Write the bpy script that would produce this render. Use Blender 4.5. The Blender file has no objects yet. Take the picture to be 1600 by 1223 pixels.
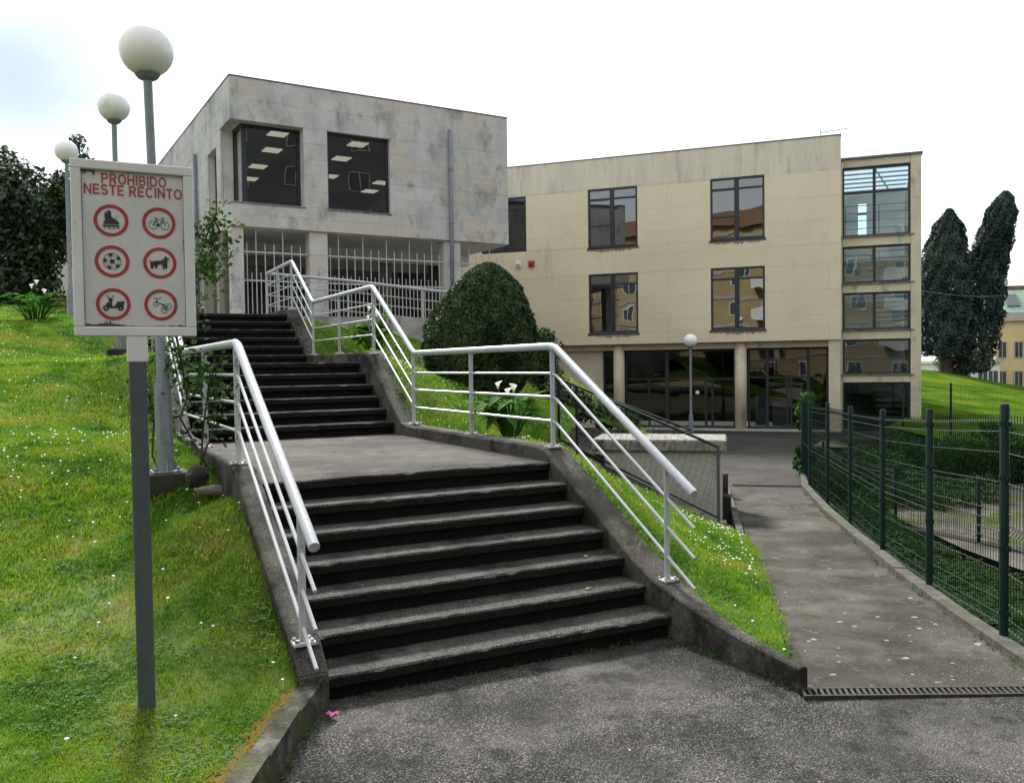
import bpy, bmesh, math, random
import numpy as np
from mathutils import Vector, Matrix
from mathutils.geometry import delaunay_2d_cdt
rng = np.random.default_rng(7); random.seed(7)
R = math.radians
SC = bpy.context.scene; COL = SC.collection
PI = math.pi

# ------------------------------------------------------------------ camera
PITCH, ROLL, EYE, FPX = 0.03014, 0.01374, 1.874, 1350.0
cp, sp, cr, sr = math.cos(PITCH), math.sin(PITCH), math.cos(ROLL), math.sin(ROLL)
right = Vector((cr, -sp*sr, -cp*sr)); up = Vector((sr, sp*cr, cp*cr)); fwd = Vector((0, cp, -sp))
cam = bpy.data.cameras.new('camera'); camo = bpy.data.objects.new('camera', cam); COL.objects.link(camo)
cam.sensor_fit = 'HORIZONTAL'; cam.sensor_width = 36; cam.lens = 36*FPX/1600
cam.clip_start = .05; cam.clip_end = 3000
m = Matrix((right, up, -fwd)).transposed().to_4x4(); m.translation = (0, 0, EYE); camo.matrix_world = m
SC.camera = camo
# ------------------------------------------------------------------ sky and sun
SUN_EL, SUN_AZ = R(41), R(-18)        # azimuth measured from +Y (ahead) towards +X
w = bpy.data.worlds.new('World'); SC.world = w; w.use_nodes = True
nt = w.node_tree; nt.nodes.clear(); N = nt.nodes.new; L = nt.links.new
out = N('ShaderNodeOutputWorld'); bg = N('ShaderNodeBackground'); L(bg.outputs[0], out.inputs[0])
sky = N('ShaderNodeTexSky'); sky.sky_type = 'NISHITA'; sky.sun_disc = False
sky.sun_elevation = SUN_EL; sky.sun_rotation = SUN_AZ; sky.air_density = 1.2; sky.dust_density = 3.0
tc = N('ShaderNodeTexCoord')
mp = N('ShaderNodeMapping'); mp.inputs['Location'].default_value = (.35, .1, .62); mp.inputs['Scale'].default_value = (1, 1, 2.4)
L(tc.outputs['Generated'], mp.inputs[0])
nz = N('ShaderNodeTexNoise'); nz.inputs['Scale'].default_value = 1.7; nz.inputs['Detail'].default_value = 5; nz.inputs['Roughness'].default_value = .5
L(mp.outputs[0], nz.inputs['Vector'])
gap = (right*((25-800)/FPX)+up*((611.5-118)/FPX)+fwd).normalized()     # a thinner spot in the cloud, upper left
vm = N('ShaderNodeVectorMath'); vm.operation = 'DISTANCE'; L(tc.outputs['Generated'], vm.inputs[0]); vm.inputs[1].default_value = gap
ad = N('ShaderNodeMath'); ad.operation = 'MULTIPLY_ADD'; L(nz.outputs['Fac'], ad.inputs[0]); ad.inputs[1].default_value = .42; L(vm.outputs['Value'], ad.inputs[2])
rp = N('ShaderNodeMapRange'); rp.interpolation_type = 'SMOOTHSTEP'; rp.inputs['From Min'].default_value = .17; rp.inputs['From Max'].default_value = .37; rp.inputs['To Min'].default_value = .0; rp.inputs['To Max'].default_value = 1
L(ad.outputs[0], rp.inputs['Value'])
ck = N('ShaderNodeMix'); ck.data_type = 'RGBA'; L(rp.outputs[0], ck.inputs['Factor']); ck.inputs[6].default_value = (2.5, 3.15, 3.75, 1); ck.inputs[7].default_value = (6.4, 6.75, 7.0, 1)
mx = N('ShaderNodeMix'); mx.data_type = 'RGBA'; mx.inputs['Factor'].default_value = .94
L(sky.outputs[0], mx.inputs[6]); L(ck.outputs[2], mx.inputs[7])
#          # thin bright cloud, in the sky texture's own units
L(mx.outputs[2], bg.inputs[0]); bg.inputs[1].default_value = .095
sun = bpy.data.lights.new('sun', 'SUN'); suno = bpy.data.objects.new('sun', sun); COL.objects.link(suno)
sun.energy = 3.8; sun.angle = R(10); sun.color = (1, .96, .90)
sd = Vector((math.sin(SUN_AZ)*math.cos(SUN_EL), math.cos(SUN_AZ)*math.cos(SUN_EL), math.sin(SUN_EL)))
suno.rotation_euler = sd.to_track_quat('Z', 'Y').to_euler(); suno.location = sd*60
vs = SC.view_settings; vs.view_transform = 'Standard'; vs.look = 'None'; vs.gamma = 1; vs.exposure = 1.3
try: vs.use_curve_mapping = False
except Exception: pass
SC.cycles.use_denoising = True; SC.cycles.max_bounces = 6; SC.cycles.diffuse_bounces = 3; SC.cycles.glossy_bounces = 3; SC.cycles.transparent_max_bounces = 12
SC.cycles.sample_clamp_indirect = 8

# ------------------------------------------------------------------ materials
MAT = {}
def mat(name, stops, scale=4, rough=.8, bump=0, bscale=60, detail=6, spec=.3, metal=0, coord='pos', stretch=(1,1,1),
        obj_var=0, island=0, fine=None, trans=0, second=None, nrough=.6):
    """stops: colour ramp over a noise; fine: (scale, lo, hi) multiplies a second fine noise; second: (colour, scale, lo, hi, stretch) stain"""
    M = bpy.data.materials.new(name); M.use_nodes = True; nt = M.node_tree
    b = nt.nodes['Principled BSDF']; N = nt.nodes.new; L = nt.links.new
    b.inputs['Roughness'].default_value = rough; b.inputs['Metallic'].default_value = metal; b.inputs['Specular IOR Level'].default_value = spec
    if coord == 'pos': g = N('ShaderNodeNewGeometry'); src = g.outputs['Position']
    else: g = N('ShaderNodeTexCoord'); src = g.outputs['Object']
    def mapped(st):
        mp = N('ShaderNodeMapping'); mp.inputs['Scale'].default_value = st; L(src, mp.inputs[0]); return mp.outputs[0]
    nz = N('ShaderNodeTexNoise'); nz.inputs['Scale'].default_value = scale; nz.inputs['Detail'].default_value = detail; nz.inputs['Roughness'].default_value = nrough
    L(mapped(stretch), nz.inputs['Vector'])
    rp = N('ShaderNodeValToRGB'); cr_ = rp.color_ramp
    while len(cr_.elements) < len(stops): cr_.elements.new(.5)
    for e, (p, c) in zip(cr_.elements, stops): e.position = p; e.color = (*c, 1)
    L(nz.outputs['Fac'], rp.inputs[0]); col = rp.outputs[0]
    def mul(col, facsock, lo, hi):
        mr = N('ShaderNodeMapRange'); mr.inputs['To Min'].default_value = lo; mr.inputs['To Max'].default_value = hi; L(facsock, mr.inputs['Value'])
        mm = N('ShaderNodeMix'); mm.data_type = 'RGBA'; mm.blend_type = 'MULTIPLY'; mm.inputs['Factor'].default_value = 1
        L(col, mm.inputs[6]); L(mr.outputs[0], mm.inputs[7]); return mm.outputs[2]
    if fine:
        n2 = N('ShaderNodeTexNoise'); n2.inputs['Scale'].default_value = fine[0]; n2.inputs['Detail'].default_value = 3; L(src, n2.inputs['Vector'])
        mr = N('ShaderNodeMapRange'); mr.inputs['From Min'].default_value = .3; mr.inputs['From Max'].default_value = .7
        L(n2.outputs['Fac'], mr.inputs['Value']); col = mul(col, mr.outputs[0], fine[1], fine[2])
    if second:
        for (c2, s2, lo, hi, st) in (second if isinstance(second, list) else [second]):
            n3 = N('ShaderNodeTexNoise'); n3.inputs['Scale'].default_value = s2; n3.inputs['Detail'].default_value = 7; n3.inputs['Roughness'].default_value = .65
            L(mapped(st), n3.inputs['Vector'])
            mr = N('ShaderNodeMapRange'); mr.inputs['From Min'].default_value = lo; mr.inputs['From Max'].default_value = hi; L(n3.outputs['Fac'], mr.inputs['Value'])
            mm = N('ShaderNodeMix'); mm.data_type = 'RGBA'; L(mr.outputs[0], mm.inputs['Factor']); L(col, mm.inputs[6]); mm.inputs[7].default_value = (*c2, 1); col = mm.outputs[2]
    if obj_var:
        oi = N('ShaderNodeObjectInfo'); col = mul(col, oi.outputs['Random'], 1-obj_var, 1+obj_var)
    if island:
        gi = N('ShaderNodeNewGeometry'); col = mul(col, gi.outputs['Random Per Island'], 1-island, 1+island)
    L(col, b.inputs['Base Color'])
    if bump:
        nb = N('ShaderNodeTexNoise'); nb.inputs['Scale'].default_value = bscale; nb.inputs['Detail'].default_value = 4; L(src, nb.inputs['Vector'])
        bp = N('ShaderNodeBump'); bp.inputs['Strength'].default_value = bump; bp.inputs['Distance'].default_value = .02; L(nb.outputs['Fac'], bp.inputs['Height']); L(bp.outputs[0], b.inputs['Normal'])
    if trans:
        tr = N('ShaderNodeBsdfTranslucent'); L(col, tr.inputs[0]); ms = N('ShaderNodeMixShader'); ms.inputs[0].default_value = trans
        o = nt.nodes['Material Output']; L(b.outputs[0], ms.inputs[1]); L(tr.outputs[0], ms.inputs[2]); L(ms.outputs[0], o.inputs[0])
    MAT[name] = M; return M

def aggregate(name, base, chip_lo, chip_hi, vscale, chip_amt, stains, bump=.5, rough=.85):
    """asphalt or exposed-aggregate concrete: cellular chips in a binder, large stains"""
    M = bpy.data.materials.new(name); M.use_nodes = True; nt = M.node_tree; b = nt.nodes['Principled BSDF']; N = nt.nodes.new; L = nt.links.new
    b.inputs['Roughness'].default_value = rough; b.inputs['Specular IOR Level'].default_value = .10
    g = N('ShaderNodeNewGeometry'); src = g.outputs['Position']
    v = N('ShaderNodeTexVoronoi'); v.inputs['Scale'].default_value = vscale; L(src, v.inputs['Vector'])
    sep = N('ShaderNodeSeparateColor'); L(v.outputs['Color'], sep.inputs[0])
    mr = N('ShaderNodeMapRange'); mr.inputs['From Min'].default_value = 1-chip_amt; mr.inputs['From Max'].default_value = 1-chip_amt+.08; L(sep.outputs[0], mr.inputs['Value'])
    cc = N('ShaderNodeMix'); cc.data_type = 'RGBA'; L(sep.outputs[1], cc.inputs['Factor']); cc.inputs[6].default_value = (*chip_lo, 1); cc.inputs[7].default_value = (*chip_hi, 1)
    mm = N('ShaderNodeMix'); mm.data_type = 'RGBA'; L(mr.outputs[0], mm.inputs['Factor']); mm.inputs[6].default_value = (*base, 1); L(cc.outputs[2], mm.inputs[7]); col = mm.outputs[2]
    for (c, sc, lo, hi, amt) in stains:
        n = N('ShaderNodeTexNoise'); n.inputs['Scale'].default_value = sc; n.inputs['Detail'].default_value = 8; n.inputs['Roughness'].default_value = .65; L(src, n.inputs['Vector'])
        r = N('ShaderNodeMapRange'); r.inputs['From Min'].default_value = lo; r.inputs['From Max'].default_value = hi; r.inputs['To Max'].default_value = amt; L(n.outputs['Fac'], r.inputs['Value'])
        k = N('ShaderNodeMix'); k.data_type = 'RGBA'; k.blend_type = 'MULTIPLY' if c is None else 'MIX'
        L(r.outputs[0], k.inputs['Factor']); L(col, k.inputs[6]); k.inputs[7].default_value = (.45, .45, .45, 1) if c is None else (*c, 1); col = k.outputs[2]
    L(col, b.inputs['Base Color'])
    bp = N('ShaderNodeBump'); bp.inputs['Strength'].default_value = bump; bp.inputs['Distance'].default_value = .006
    nb = N('ShaderNodeTexNoise'); nb.inputs['Scale'].default_value = vscale*1.6; L(src, nb.inputs['Vector'])
    ad = N('ShaderNodeMath'); ad.operation = 'SUBTRACT'; L(nb.outputs['Fac'], ad.inputs[0]); L(v.outputs['Distance'], ad.inputs[1])
    L(ad.outputs[0], bp.inputs['Height']); L(bp.outputs[0], b.inputs['Normal'])
    MAT[name] = M; return M

def glass(name, tint, boost=1.5, base=.03, rough=.0):
    M = bpy.data.materials.new(name); M.use_nodes = True; nt = M.node_tree; N = nt.nodes.new; L = nt.links.new
    nt.nodes.remove(nt.nodes['Principled BSDF']); o = nt.nodes['Material Output']
    t = N('ShaderNodeBsdfTransparent'); t.inputs[0].default_value = (*tint, 1); g = N('ShaderNodeBsdfGlossy'); g.inputs['Roughness'].default_value = rough; g.inputs['Color'].default_value = (.92, .95, .95, 1)
    geo = N('ShaderNodeNewGeometry'); nz = N('ShaderNodeTexNoise'); nz.inputs['Scale'].default_value = 1.1; nz.inputs['Detail'].default_value = 1; L(geo.outputs['Position'], nz.inputs['Vector'])
    bp = N('ShaderNodeBump'); bp.inputs['Strength'].default_value = .06; bp.inputs['Distance'].default_value = .05; L(nz.outputs['Fac'], bp.inputs['Height']); L(bp.outputs[0], g.inputs['Normal'])
    f = N('ShaderNodeFresnel'); f.inputs[0].default_value = 1.5
    ma = N('ShaderNodeMath'); ma.operation = 'MULTIPLY_ADD'; ma.use_clamp = True; ma.inputs[1].default_value = boost; ma.inputs[2].default_value = base; L(f.outputs[0], ma.inputs[0])
    ms = N('ShaderNodeMixShader'); L(ma.outputs[0], ms.inputs[0]); L(t.outputs[0], ms.inputs[1]); L(g.outputs[0], ms.inputs[2]); L(ms.outputs[0], o.inputs[0])
    MAT[name] = M; return M
def emit(name, c, s):
    M = bpy.data.materials.new(name); M.use_nodes = True; b = M.node_tree.nodes['Principled BSDF']
    b.inputs['Base Color'].default_value = (*c, 1); b.inputs['Emission Color'].default_value = (*c, 1); b.inputs['Emission Strength'].default_value = s; MAT[name] = M

aggregate('plaza', (.032,.031,.029), (.055,.052,.048), (.25,.24,.22), 165, .38, [((.120,.115,.106), .55, .46, .60, .6), (None, 1.0, .44, .58, .95), ((.012,.012,.011), 3.8, .53, .63, .65), ((.16,.155,.145), 8, .60, .70, .5), ((.020,.019,.018), .35, .54, .62, .45)], 1.0)
aggregate('path', (.050,.046,.040), (.06,.055,.048), (.14,.13,.115), 170, .30, [((.110,.103,.091), 1.1, .46, .60, .8), (None, .7, .45, .58, .9), ((.050,.042,.016), .7, .55, .66, .55), ((.015,.014,.013), 3, .53, .64, .65), ((.19,.18,.165), 6, .60, .70, .55)], .7)
aggregate('forecourt', (.034,.032,.029), (.045,.042,.038), (.085,.08,.072), 110, .3, [((.060,.056,.050), .5, .46, .60, .7), ((.012,.012,.011), 1.5, .52, .66, .6)], .5)
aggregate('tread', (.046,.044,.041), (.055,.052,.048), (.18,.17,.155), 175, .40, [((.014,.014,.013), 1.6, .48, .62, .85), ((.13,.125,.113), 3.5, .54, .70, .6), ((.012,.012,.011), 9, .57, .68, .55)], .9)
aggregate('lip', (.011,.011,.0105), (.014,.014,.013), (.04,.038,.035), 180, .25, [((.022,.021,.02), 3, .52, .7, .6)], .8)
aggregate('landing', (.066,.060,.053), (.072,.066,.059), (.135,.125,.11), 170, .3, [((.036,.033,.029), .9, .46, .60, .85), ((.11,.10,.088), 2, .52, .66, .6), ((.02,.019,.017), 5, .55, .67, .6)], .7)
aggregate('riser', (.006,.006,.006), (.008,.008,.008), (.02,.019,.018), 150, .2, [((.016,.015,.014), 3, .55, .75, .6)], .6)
aggregate('stringer', (.070,.066,.057), (.075,.07,.062), (.17,.16,.14), 140, .34, [((.014,.014,.011), 2.2, .45, .58, .85), ((.05,.05,.014), 1.6, .56, .70, .55), ((.13,.125,.11), 7, .58, .72, .5), ((.010,.010,.009), 10, .56, .66, .6)], 1.0)
mat('mossy', [(.36,(.012,.012,.009)), (.5,(.045,.042,.034)), (.66,(.12,.115,.10))], 8, .9, .6, 50, second=((.045,.05,.010), 3, .48, .62, (1,1,2)))
mat('concrete', [(.3,(.20,.19,.17)), (.5,(.30,.29,.265)), (.72,(.40,.385,.355))], 3, .85, .25, 40, fine=(90,.85,1.1), second=((.06,.058,.05), 4, .56, .72, (1.5,1.5,.5)))
mat('kerb_concrete', [(.3,(.022,.021,.017)), (.5,(.05,.047,.039)), (.7,(.09,.086,.074))], 5, .85, .4, 45, fine=(90,.8,1.1), second=((.05,.05,.015), 4, .52, .68, (1,1,1)))
mat('coping', [(.3,(.11,.105,.09)), (.5,(.20,.19,.17)), (.72,(.29,.275,.25))], 5, .85, .4, 45, fine=(90,.8,1.1), second=((.03,.03,.026), 6, .52, .66, (2,2,.6)))
mat('whitewash', [(.3,(.30,.29,.255)), (.6,(.40,.385,.345)), (.75,(.46,.44,.40))], 2, .85, .1, 40, second=((.24,.15,.07), 2.2, .66, .8, (1,1,.4)))
mat('dark_concrete', [(.3,(.012,.012,.010)), (.6,(.04,.038,.032)), (.8,(.07,.065,.055))], 6, .9, .5, 50)
mat('cladding', [(.32,(.35,.35,.345)), (.5,(.425,.425,.418)), (.68,(.485,.485,.475))], 1.4, .75, .08, 70, fine=(60,.88,1.08), obj_var=.02,
    second=[((.22,.22,.215), .8, .52, .66, (1.3,1.3,.7)), ((.45,.40,.35), .5, .50, .62, (1,1,2.2)), ((.25,.245,.235), 2.6, .57, .68, (1,1,.6))])
mat('soffit', [(.3,(.42,.42,.41)), (.7,(.52,.52,.51))], 2, .85, .1, 40)
mat('render_cream', [(.3,(.585,.515,.368)), (.5,(.630,.558,.405)), (.7,(.665,.592,.440))], .5, .8, .05, 90, fine=(22,.95,1.03), obj_var=.018,
    second=[((.44,.40,.32), .9, .58, .78, (2.2,2.2,.35)), ((.54,.48,.36), 3.0, .58, .74, (1,1,.6)), ((.66,.61,.49), 1.0, .62, .8, (.4,.4,1.6))])
mat('render_top', [(.3,(.48,.445,.37)), (.5,(.56,.515,.415)), (.7,(.62,.57,.45))], .9, .8, .05, 90, stretch=(2.6,2.6,.35), fine=(22,.93,1.03), obj_var=.02, second=((.27,.255,.23), 1.0, .53, .74, (3.2,3.2,.4)))
mat('cream_dirty', [(.3,(.46,.41,.305)), (.6,(.57,.515,.39))], 1.3, .8, .05, 80, second=((.2,.18,.14), 2.5, .58, .75, (1,1,.5)))
mat('sill_grime', [(.3,(.16,.13,.11)), (.7,(.30,.26,.2))], 4, .9)
mat('dark_frame', [(.3,(.010,.013,.020)), (.7,(.018,.022,.03))], 3, .45, spec=.4)
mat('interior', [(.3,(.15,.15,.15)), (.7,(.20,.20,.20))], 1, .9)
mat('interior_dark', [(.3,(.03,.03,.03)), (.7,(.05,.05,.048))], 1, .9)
mat('interior_pale', [(.3,(.50,.53,.53)), (.7,(.58,.61,.61))], 1, .8)
mat('roof_metal', [(.3,(.10,.11,.125)), (.7,(.15,.16,.18))], 2, .5, metal=.3)
mat('white_metal', [(.3,(.31,.325,.35)), (.6,(.39,.405,.43))], 5, .34, .06, 30, spec=.5, second=[((.25,.245,.24), 6, .60, .78, (1,1,1)), ((.07,.055,.045), 30, .66, .69, (1,1,1))])
mat('worn_metal', [(.3,(.35,.355,.365)), (.55,(.42,.425,.43))], 9, .45, .2, 40, second=((.05,.05,.05), 22, .54, .60, (1,1,1)))
mat('grey_post', [(.3,(.045,.058,.065)), (.7,(.065,.08,.087))], 6, .55, .1, 60, fine=(120,.85,1.12))
mat('galvanised', [(.3,(.14,.165,.185)), (.7,(.20,.225,.245))], 8, .5, .08, 40, metal=.15, fine=(70,.9,1.08))
mat('globe', [(.3,(.66,.665,.65)), (.7,(.74,.745,.73))], 3, .3, spec=.5, second=((.40,.39,.35), 5, .60, .78, (1,1,1)))
mat('pipe_grey', [(.3,(.13,.145,.16)), (.7,(.19,.205,.22))], 6, .6)
mat('grille_white', [(.3,(.36,.36,.355)), (.7,(.48,.48,.47))], 5, .5)
mat('sign_white', [(.3,(.41,.415,.41)), (.7,(.465,.47,.465))], 3, .4, .02, 60, fine=(30,.95,1.03), second=[((.16,.155,.135), 5, .62, .80, (3,3,1)), ((.30,.30,.27), 2, .6, .8, (1,1,.6))])
mat('sign_frame', [(.3,(.46,.465,.46)), (.7,(.52,.525,.52))], 4, .4, second=((.16,.15,.12), 9, .66, .76, (1,1,1)))
mat('grime', [(.3,(.03,.028,.02)), (.7,(.13,.125,.10))], 18, .9)
mat('sign_red', [(.3,(.24,.026,.03)), (.7,(.29,.034,.036))], 6, .5)
mat('sign_text_red', [(.3,(.22,.035,.04)), (.7,(.30,.065,.065))], 12, .5)
mat('sign_black', [(.3,(.02,.022,.026)), (.7,(.03,.032,.036))], 6, .5)
mat('green_fence', [(.3,(.0025,.014,.011)), (.7,(.004,.020,.015))], 4, .55, spec=.2)
mat('mesh_dark', [(.3,(.008,.010,.009)), (.7,(.014,.016,.014))], 4, .6, spec=.15)
mat('grate', [(.3,(.028,.026,.024)), (.7,(.055,.05,.045))], 20, .6, .2, 80, metal=.4)
mat('lawn_soil', [(.34,(.045,.085,.010)), (.48,(.085,.135,.014)), (.60,(.14,.15,.026)), (.70,(.12,.085,.035))], 2.2, .95, .5, 60)
mat('hill_grass', [(.36,(.032,.072,.008)), (.5,(.060,.115,.011)), (.64,(.10,.13,.018))], .6, .95, 1.0, 14, fine=(14,.5,1.25), spec=0)
mat('garden_soil', [(.3,(.010,.010,.006)), (.6,(.020,.021,.008)), (.75,(.035,.038,.011))], 3, .95, .8, 30, spec=0)
mat('gravel', [(.3,(.06,.056,.047)), (.5,(.105,.098,.082)), (.7,(.15,.14,.12))], 1.2, .9, .8, 60, fine=(70,.6,1.3), second=((.06,.085,.018), .8, .50, .62, (1,1,1)), spec=0)
mat('ground', [(.3,(.05,.06,.03)), (.7,(.09,.09,.05))], .2, .95)
mat('grass', [(.32,(.032,.100,.006)), (.44,(.075,.185,.009)), (.54,(.145,.250,.013)), (.63,(.22,.255,.024)), (.72,(.27,.22,.06))], 1.7, .65, detail=6, island=.32, trans=.38, spec=.15)
mat('clover', [(.3,(.030,.095,.012)), (.7,(.075,.165,.020))], 2, .65, island=.3, trans=.3, spec=.15)
mat('daisy', [(.3,(.78,.78,.76)), (.7,(.84,.84,.82))], 3, .6)
mat('moss', [(.3,(.07,.065,.008)), (.5,(.14,.095,.010)), (.7,(.06,.065,.010))], 9, .95, .6, 120)
mat('yew', [(.34,(.014,.030,.011)), (.5,(.032,.060,.019)), (.66,(.064,.098,.032))], 2.2, .65, island=.5, spec=.15, fine=(7,.55,1.6))
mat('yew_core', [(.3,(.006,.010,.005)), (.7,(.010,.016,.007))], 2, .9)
mat('cypress', [(.36,(.012,.027,.026)), (.5,(.026,.046,.040)), (.64,(.048,.072,.056))], .5, .65, island=.4, spec=.2)  # bluish, lightened tone carries the distance haze in the foliage colour
mat('tree_dark', [(.3,(.014,.028,.015)), (.5,(.028,.052,.022)), (.7,(.055,.088,.034))], 1.1, .55, island=.45, spec=.3, trans=.12)
mat('rose_leaf', [(.3,(.016,.045,.010)), (.5,(.032,.078,.016)), (.68,(.06,.11,.022)), (.8,(.13,.075,.03))], 5, .75, island=.4, trans=.3, spec=.08)
mat('shrub_leaf', [(.3,(.014,.042,.010)), (.6,(.032,.085,.016)), (.8,(.07,.13,.028))], 3, .75, island=.45, trans=.3, spec=.08)
mat('ivy_leaf', [(.3,(.010,.028,.007)), (.6,(.022,.055,.011)), (.8,(.05,.095,.02))], 2, .8, island=.45, trans=.2, spec=.05)
mat('lily_leaf', [(.3,(.025,.085,.010)), (.6,(.05,.15,.016)), (.8,(.09,.20,.03))], 4, .75, island=.2, trans=.35, spec=.08)
mat('lily_white', [(.3,(.74,.74,.68)), (.7,(.82,.82,.78))], 5, .5, trans=.2)
mat('lily_yellow', [(.3,(.7,.45,.05)), (.7,(.75,.5,.08))], 5, .6)
mat('bark', [(.3,(.035,.026,.02)), (.7,(.08,.062,.05))], 4, .9, .8, 20, stretch=(3,3,.6))
mat('stone', [(.3,(.06,.055,.045)), (.7,(.16,.145,.12))], 6, .9, .6, 40)
mat('lichen', [(.3,(.17,.165,.15)), (.7,(.26,.25,.23))], 30, .9)
mat('petal', [(.3,(.45,.10,.28)), (.7,(.55,.18,.36))], 20, .6)
mat('leaf_litter', [(.3,(.14,.10,.06)), (.7,(.34,.28,.19))], 20, .8)
mat('far_ochre', [(.3,(.50,.38,.20)), (.7,(.58,.45,.25))], .8, .85)
mat('far_white', [(.3,(.58,.58,.57)), (.7,(.68,.68,.67))], .8, .85)
mat('far_red', [(.3,(.30,.09,.06)), (.7,(.38,.13,.09))], 1.5, .85)
mat('far_green_roof', [(.3,(.16,.25,.19)), (.7,(.23,.33,.25))], 2, .6)
mat('far_grey', [(.3,(.30,.28,.25)), (.7,(.38,.36,.33))], 2, .8)
mat('roof_tile', [(.3,(.10,.055,.035)), (.7,(.19,.10,.06))], 3, .9)
mat('apartment_dark', [(.3,(.07,.075,.085)), (.7,(.11,.115,.125))], .6, .85)
mat('apartment', [(.3,(.30,.22,.12)), (.7,(.38,.285,.16))], .6, .85)
mat('red_plastic', [(.3,(.45,.03,.03)), (.7,(.5,.04,.04))], 5, .4)
mat('white_plastic', [(.3,(.66,.66,.64)), (.7,(.72,.72,.7))], 5, .4)
mat('paper', [(.3,(.7,.7,.66)), (.7,(.76,.76,.72))], 5, .8)
mat('wood_grey', [(.3,(.10,.085,.07)), (.7,(.19,.165,.14))], 3, .85, stretch=(6,6,.5))
glass('glass', (.36,.41,.44), 1.3, .02)
glass('glass_mirror', (.42,.46,.48), 2.6, .06)
glass('glass_dark', (.26,.29,.31), .9, .015)
glass('glass_clear', (.74,.86,.90), 1.2, .02)
glass('glass_roof', (.80,.92,.97), .35, .0)
emit('ceiling_lamp', (1, .86, .62), .42)

# ------------------------------------------------------------------ mesh helpers
class MB:
    def __init__(s): s.v = []; s.f = []; s.mi = []
    def add(s, vs, fs, mi=0):
        o = len(s.v); s.v += [tuple(map(float, p)) for p in vs]; s.f += [tuple(i+o for i in f) for f in fs]; s.mi += [mi]*len(fs); return s
    def hexa(s, p, mi=0):   # p: bottom 4 (ccw) + top 4
        return s.add(p, [(3,2,1,0),(4,5,6,7),(0,1,5,4),(1,2,6,5),(2,3,7,6),(3,0,4,7)], mi)
    def box(s, x0, x1, y0, y1, z0, z1, mi=0):
        return s.hexa([(x0,y0,z0),(x1,y0,z0),(x1,y1,z0),(x0,y1,z0),(x0,y0,z1),(x1,y0,z1),(x1,y1,z1),(x0,y1,z1)], mi)
    def bbox(s, x0, x1, y0, y1, z0, z1, b=.006, mi=0):      # chamfered box
        bm = bmesh.new(); bmesh.ops.create_cube(bm, size=1)
        for v in bm.verts: v.co = ((x0+x1)/2+v.co.x*(x1-x0), (y0+y1)/2+v.co.y*(y1-y0), (z0+z1)/2+v.co.z*(z1-z0))
        b = min(b, abs(x1-x0)*.45, abs(y1-y0)*.45, abs(z1-z0)*.45)
        bmesh.ops.bevel(bm, geom=list(bm.edges), offset=b, segments=1, affect='EDGES')
        bm.verts.index_update(); s.add([v.co[:] for v in bm.verts], [[v.index for v in f.verts] for f in bm.faces], mi); bm.free(); return s
    def prism(s, poly, a, b, axis='z', mi=0):   # poly in the two other axes, extruded a..b
        n = len(poly)
        def P(q, t): return {'z': (q[0], q[1], t), 'x': (t, q[0], q[1]), 'y': (q[0], t, q[1])}[axis]
        vs = [P(q, a) for q in poly]+[P(q, b) for q in poly]
        fs = [tuple(range(n))[::-1], tuple(range(n, 2*n))]+[(i, (i+1) % n, n+(i+1) % n, n+i) for i in range(n)]
        return s.add(vs, fs, mi)
    def tube(s, pts, r, seg=8, mi=0, caps=True):
        pts = [Vector(p) for p in pts]; n = len(pts); rs = r if isinstance(r, (list, tuple)) else [r]*n
        d0 = (pts[1]-pts[0]).normalized(); ref = Vector((0,0,1)) if abs(d0.z) < .9 else Vector((1,0,0))
        u = d0.cross(ref).normalized(); vs = []
        for i, p in enumerate(pts):
            a = (pts[i]-pts[i-1]).normalized() if i else d0; b = (pts[i+1]-pts[i]).normalized() if i < n-1 else a
            t = (a+b).normalized() if (a+b).length > 1e-6 else a
            u = (u-t*u.dot(t)).normalized(); v_ = t.cross(u); k = 1/max(.5, t.dot(a)) if 0 < i < n-1 else 1
            for j in range(seg):
                an = 2*PI*j/seg; vs.append(p+(u*math.cos(an)+v_*math.sin(an))*rs[i]*(k if k < 1.3 else 1.3))
        fs = [(i*seg+j, i*seg+(j+1) % seg, (i+1)*seg+(j+1) % seg, (i+1)*seg+j) for i in range(n-1) for j in range(seg)]
        if caps: fs += [tuple(range(seg))[::-1], tuple(range((n-1)*seg, n*seg))]
        return s.add(vs, fs, mi)
    def lathe(s, prof, seg=24, c=(0,0), mi=0):
        vs = [(c[0]+r*math.cos(2*PI*j/seg), c[1]+r*math.sin(2*PI*j/seg), z) for r, z in prof for j in range(seg)]
        n = len(prof); fs = [(i*seg+j, i*seg+(j+1) % seg, (i+1)*seg+(j+1) % seg, (i+1)*seg+j) for i in range(n-1) for j in range(seg)]
        fs += [tuple(range(seg))[::-1], tuple(range((n-1)*seg, n*seg))]; return s.add(vs, fs, mi)
ZB = {}
def link(o): COL.objects.link(o); return o
def tag(o, label=None, cat=None, group=None, kind=None):
    if label: o['label'] = label
    if cat: o['category'] = cat
    if group: o['group'] = group
    if kind: o['kind'] = kind
    return o
def thing(name, label, cat, loc=(0,0,0), rz=0, group=None):
    o = link(bpy.data.objects.new(name, None)); o.location = loc; o.rotation_euler = (0,0,rz); o.empty_display_size = .2; tag(o, label, cat, group); ZB[o.name] = loc[2]; return o
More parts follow.
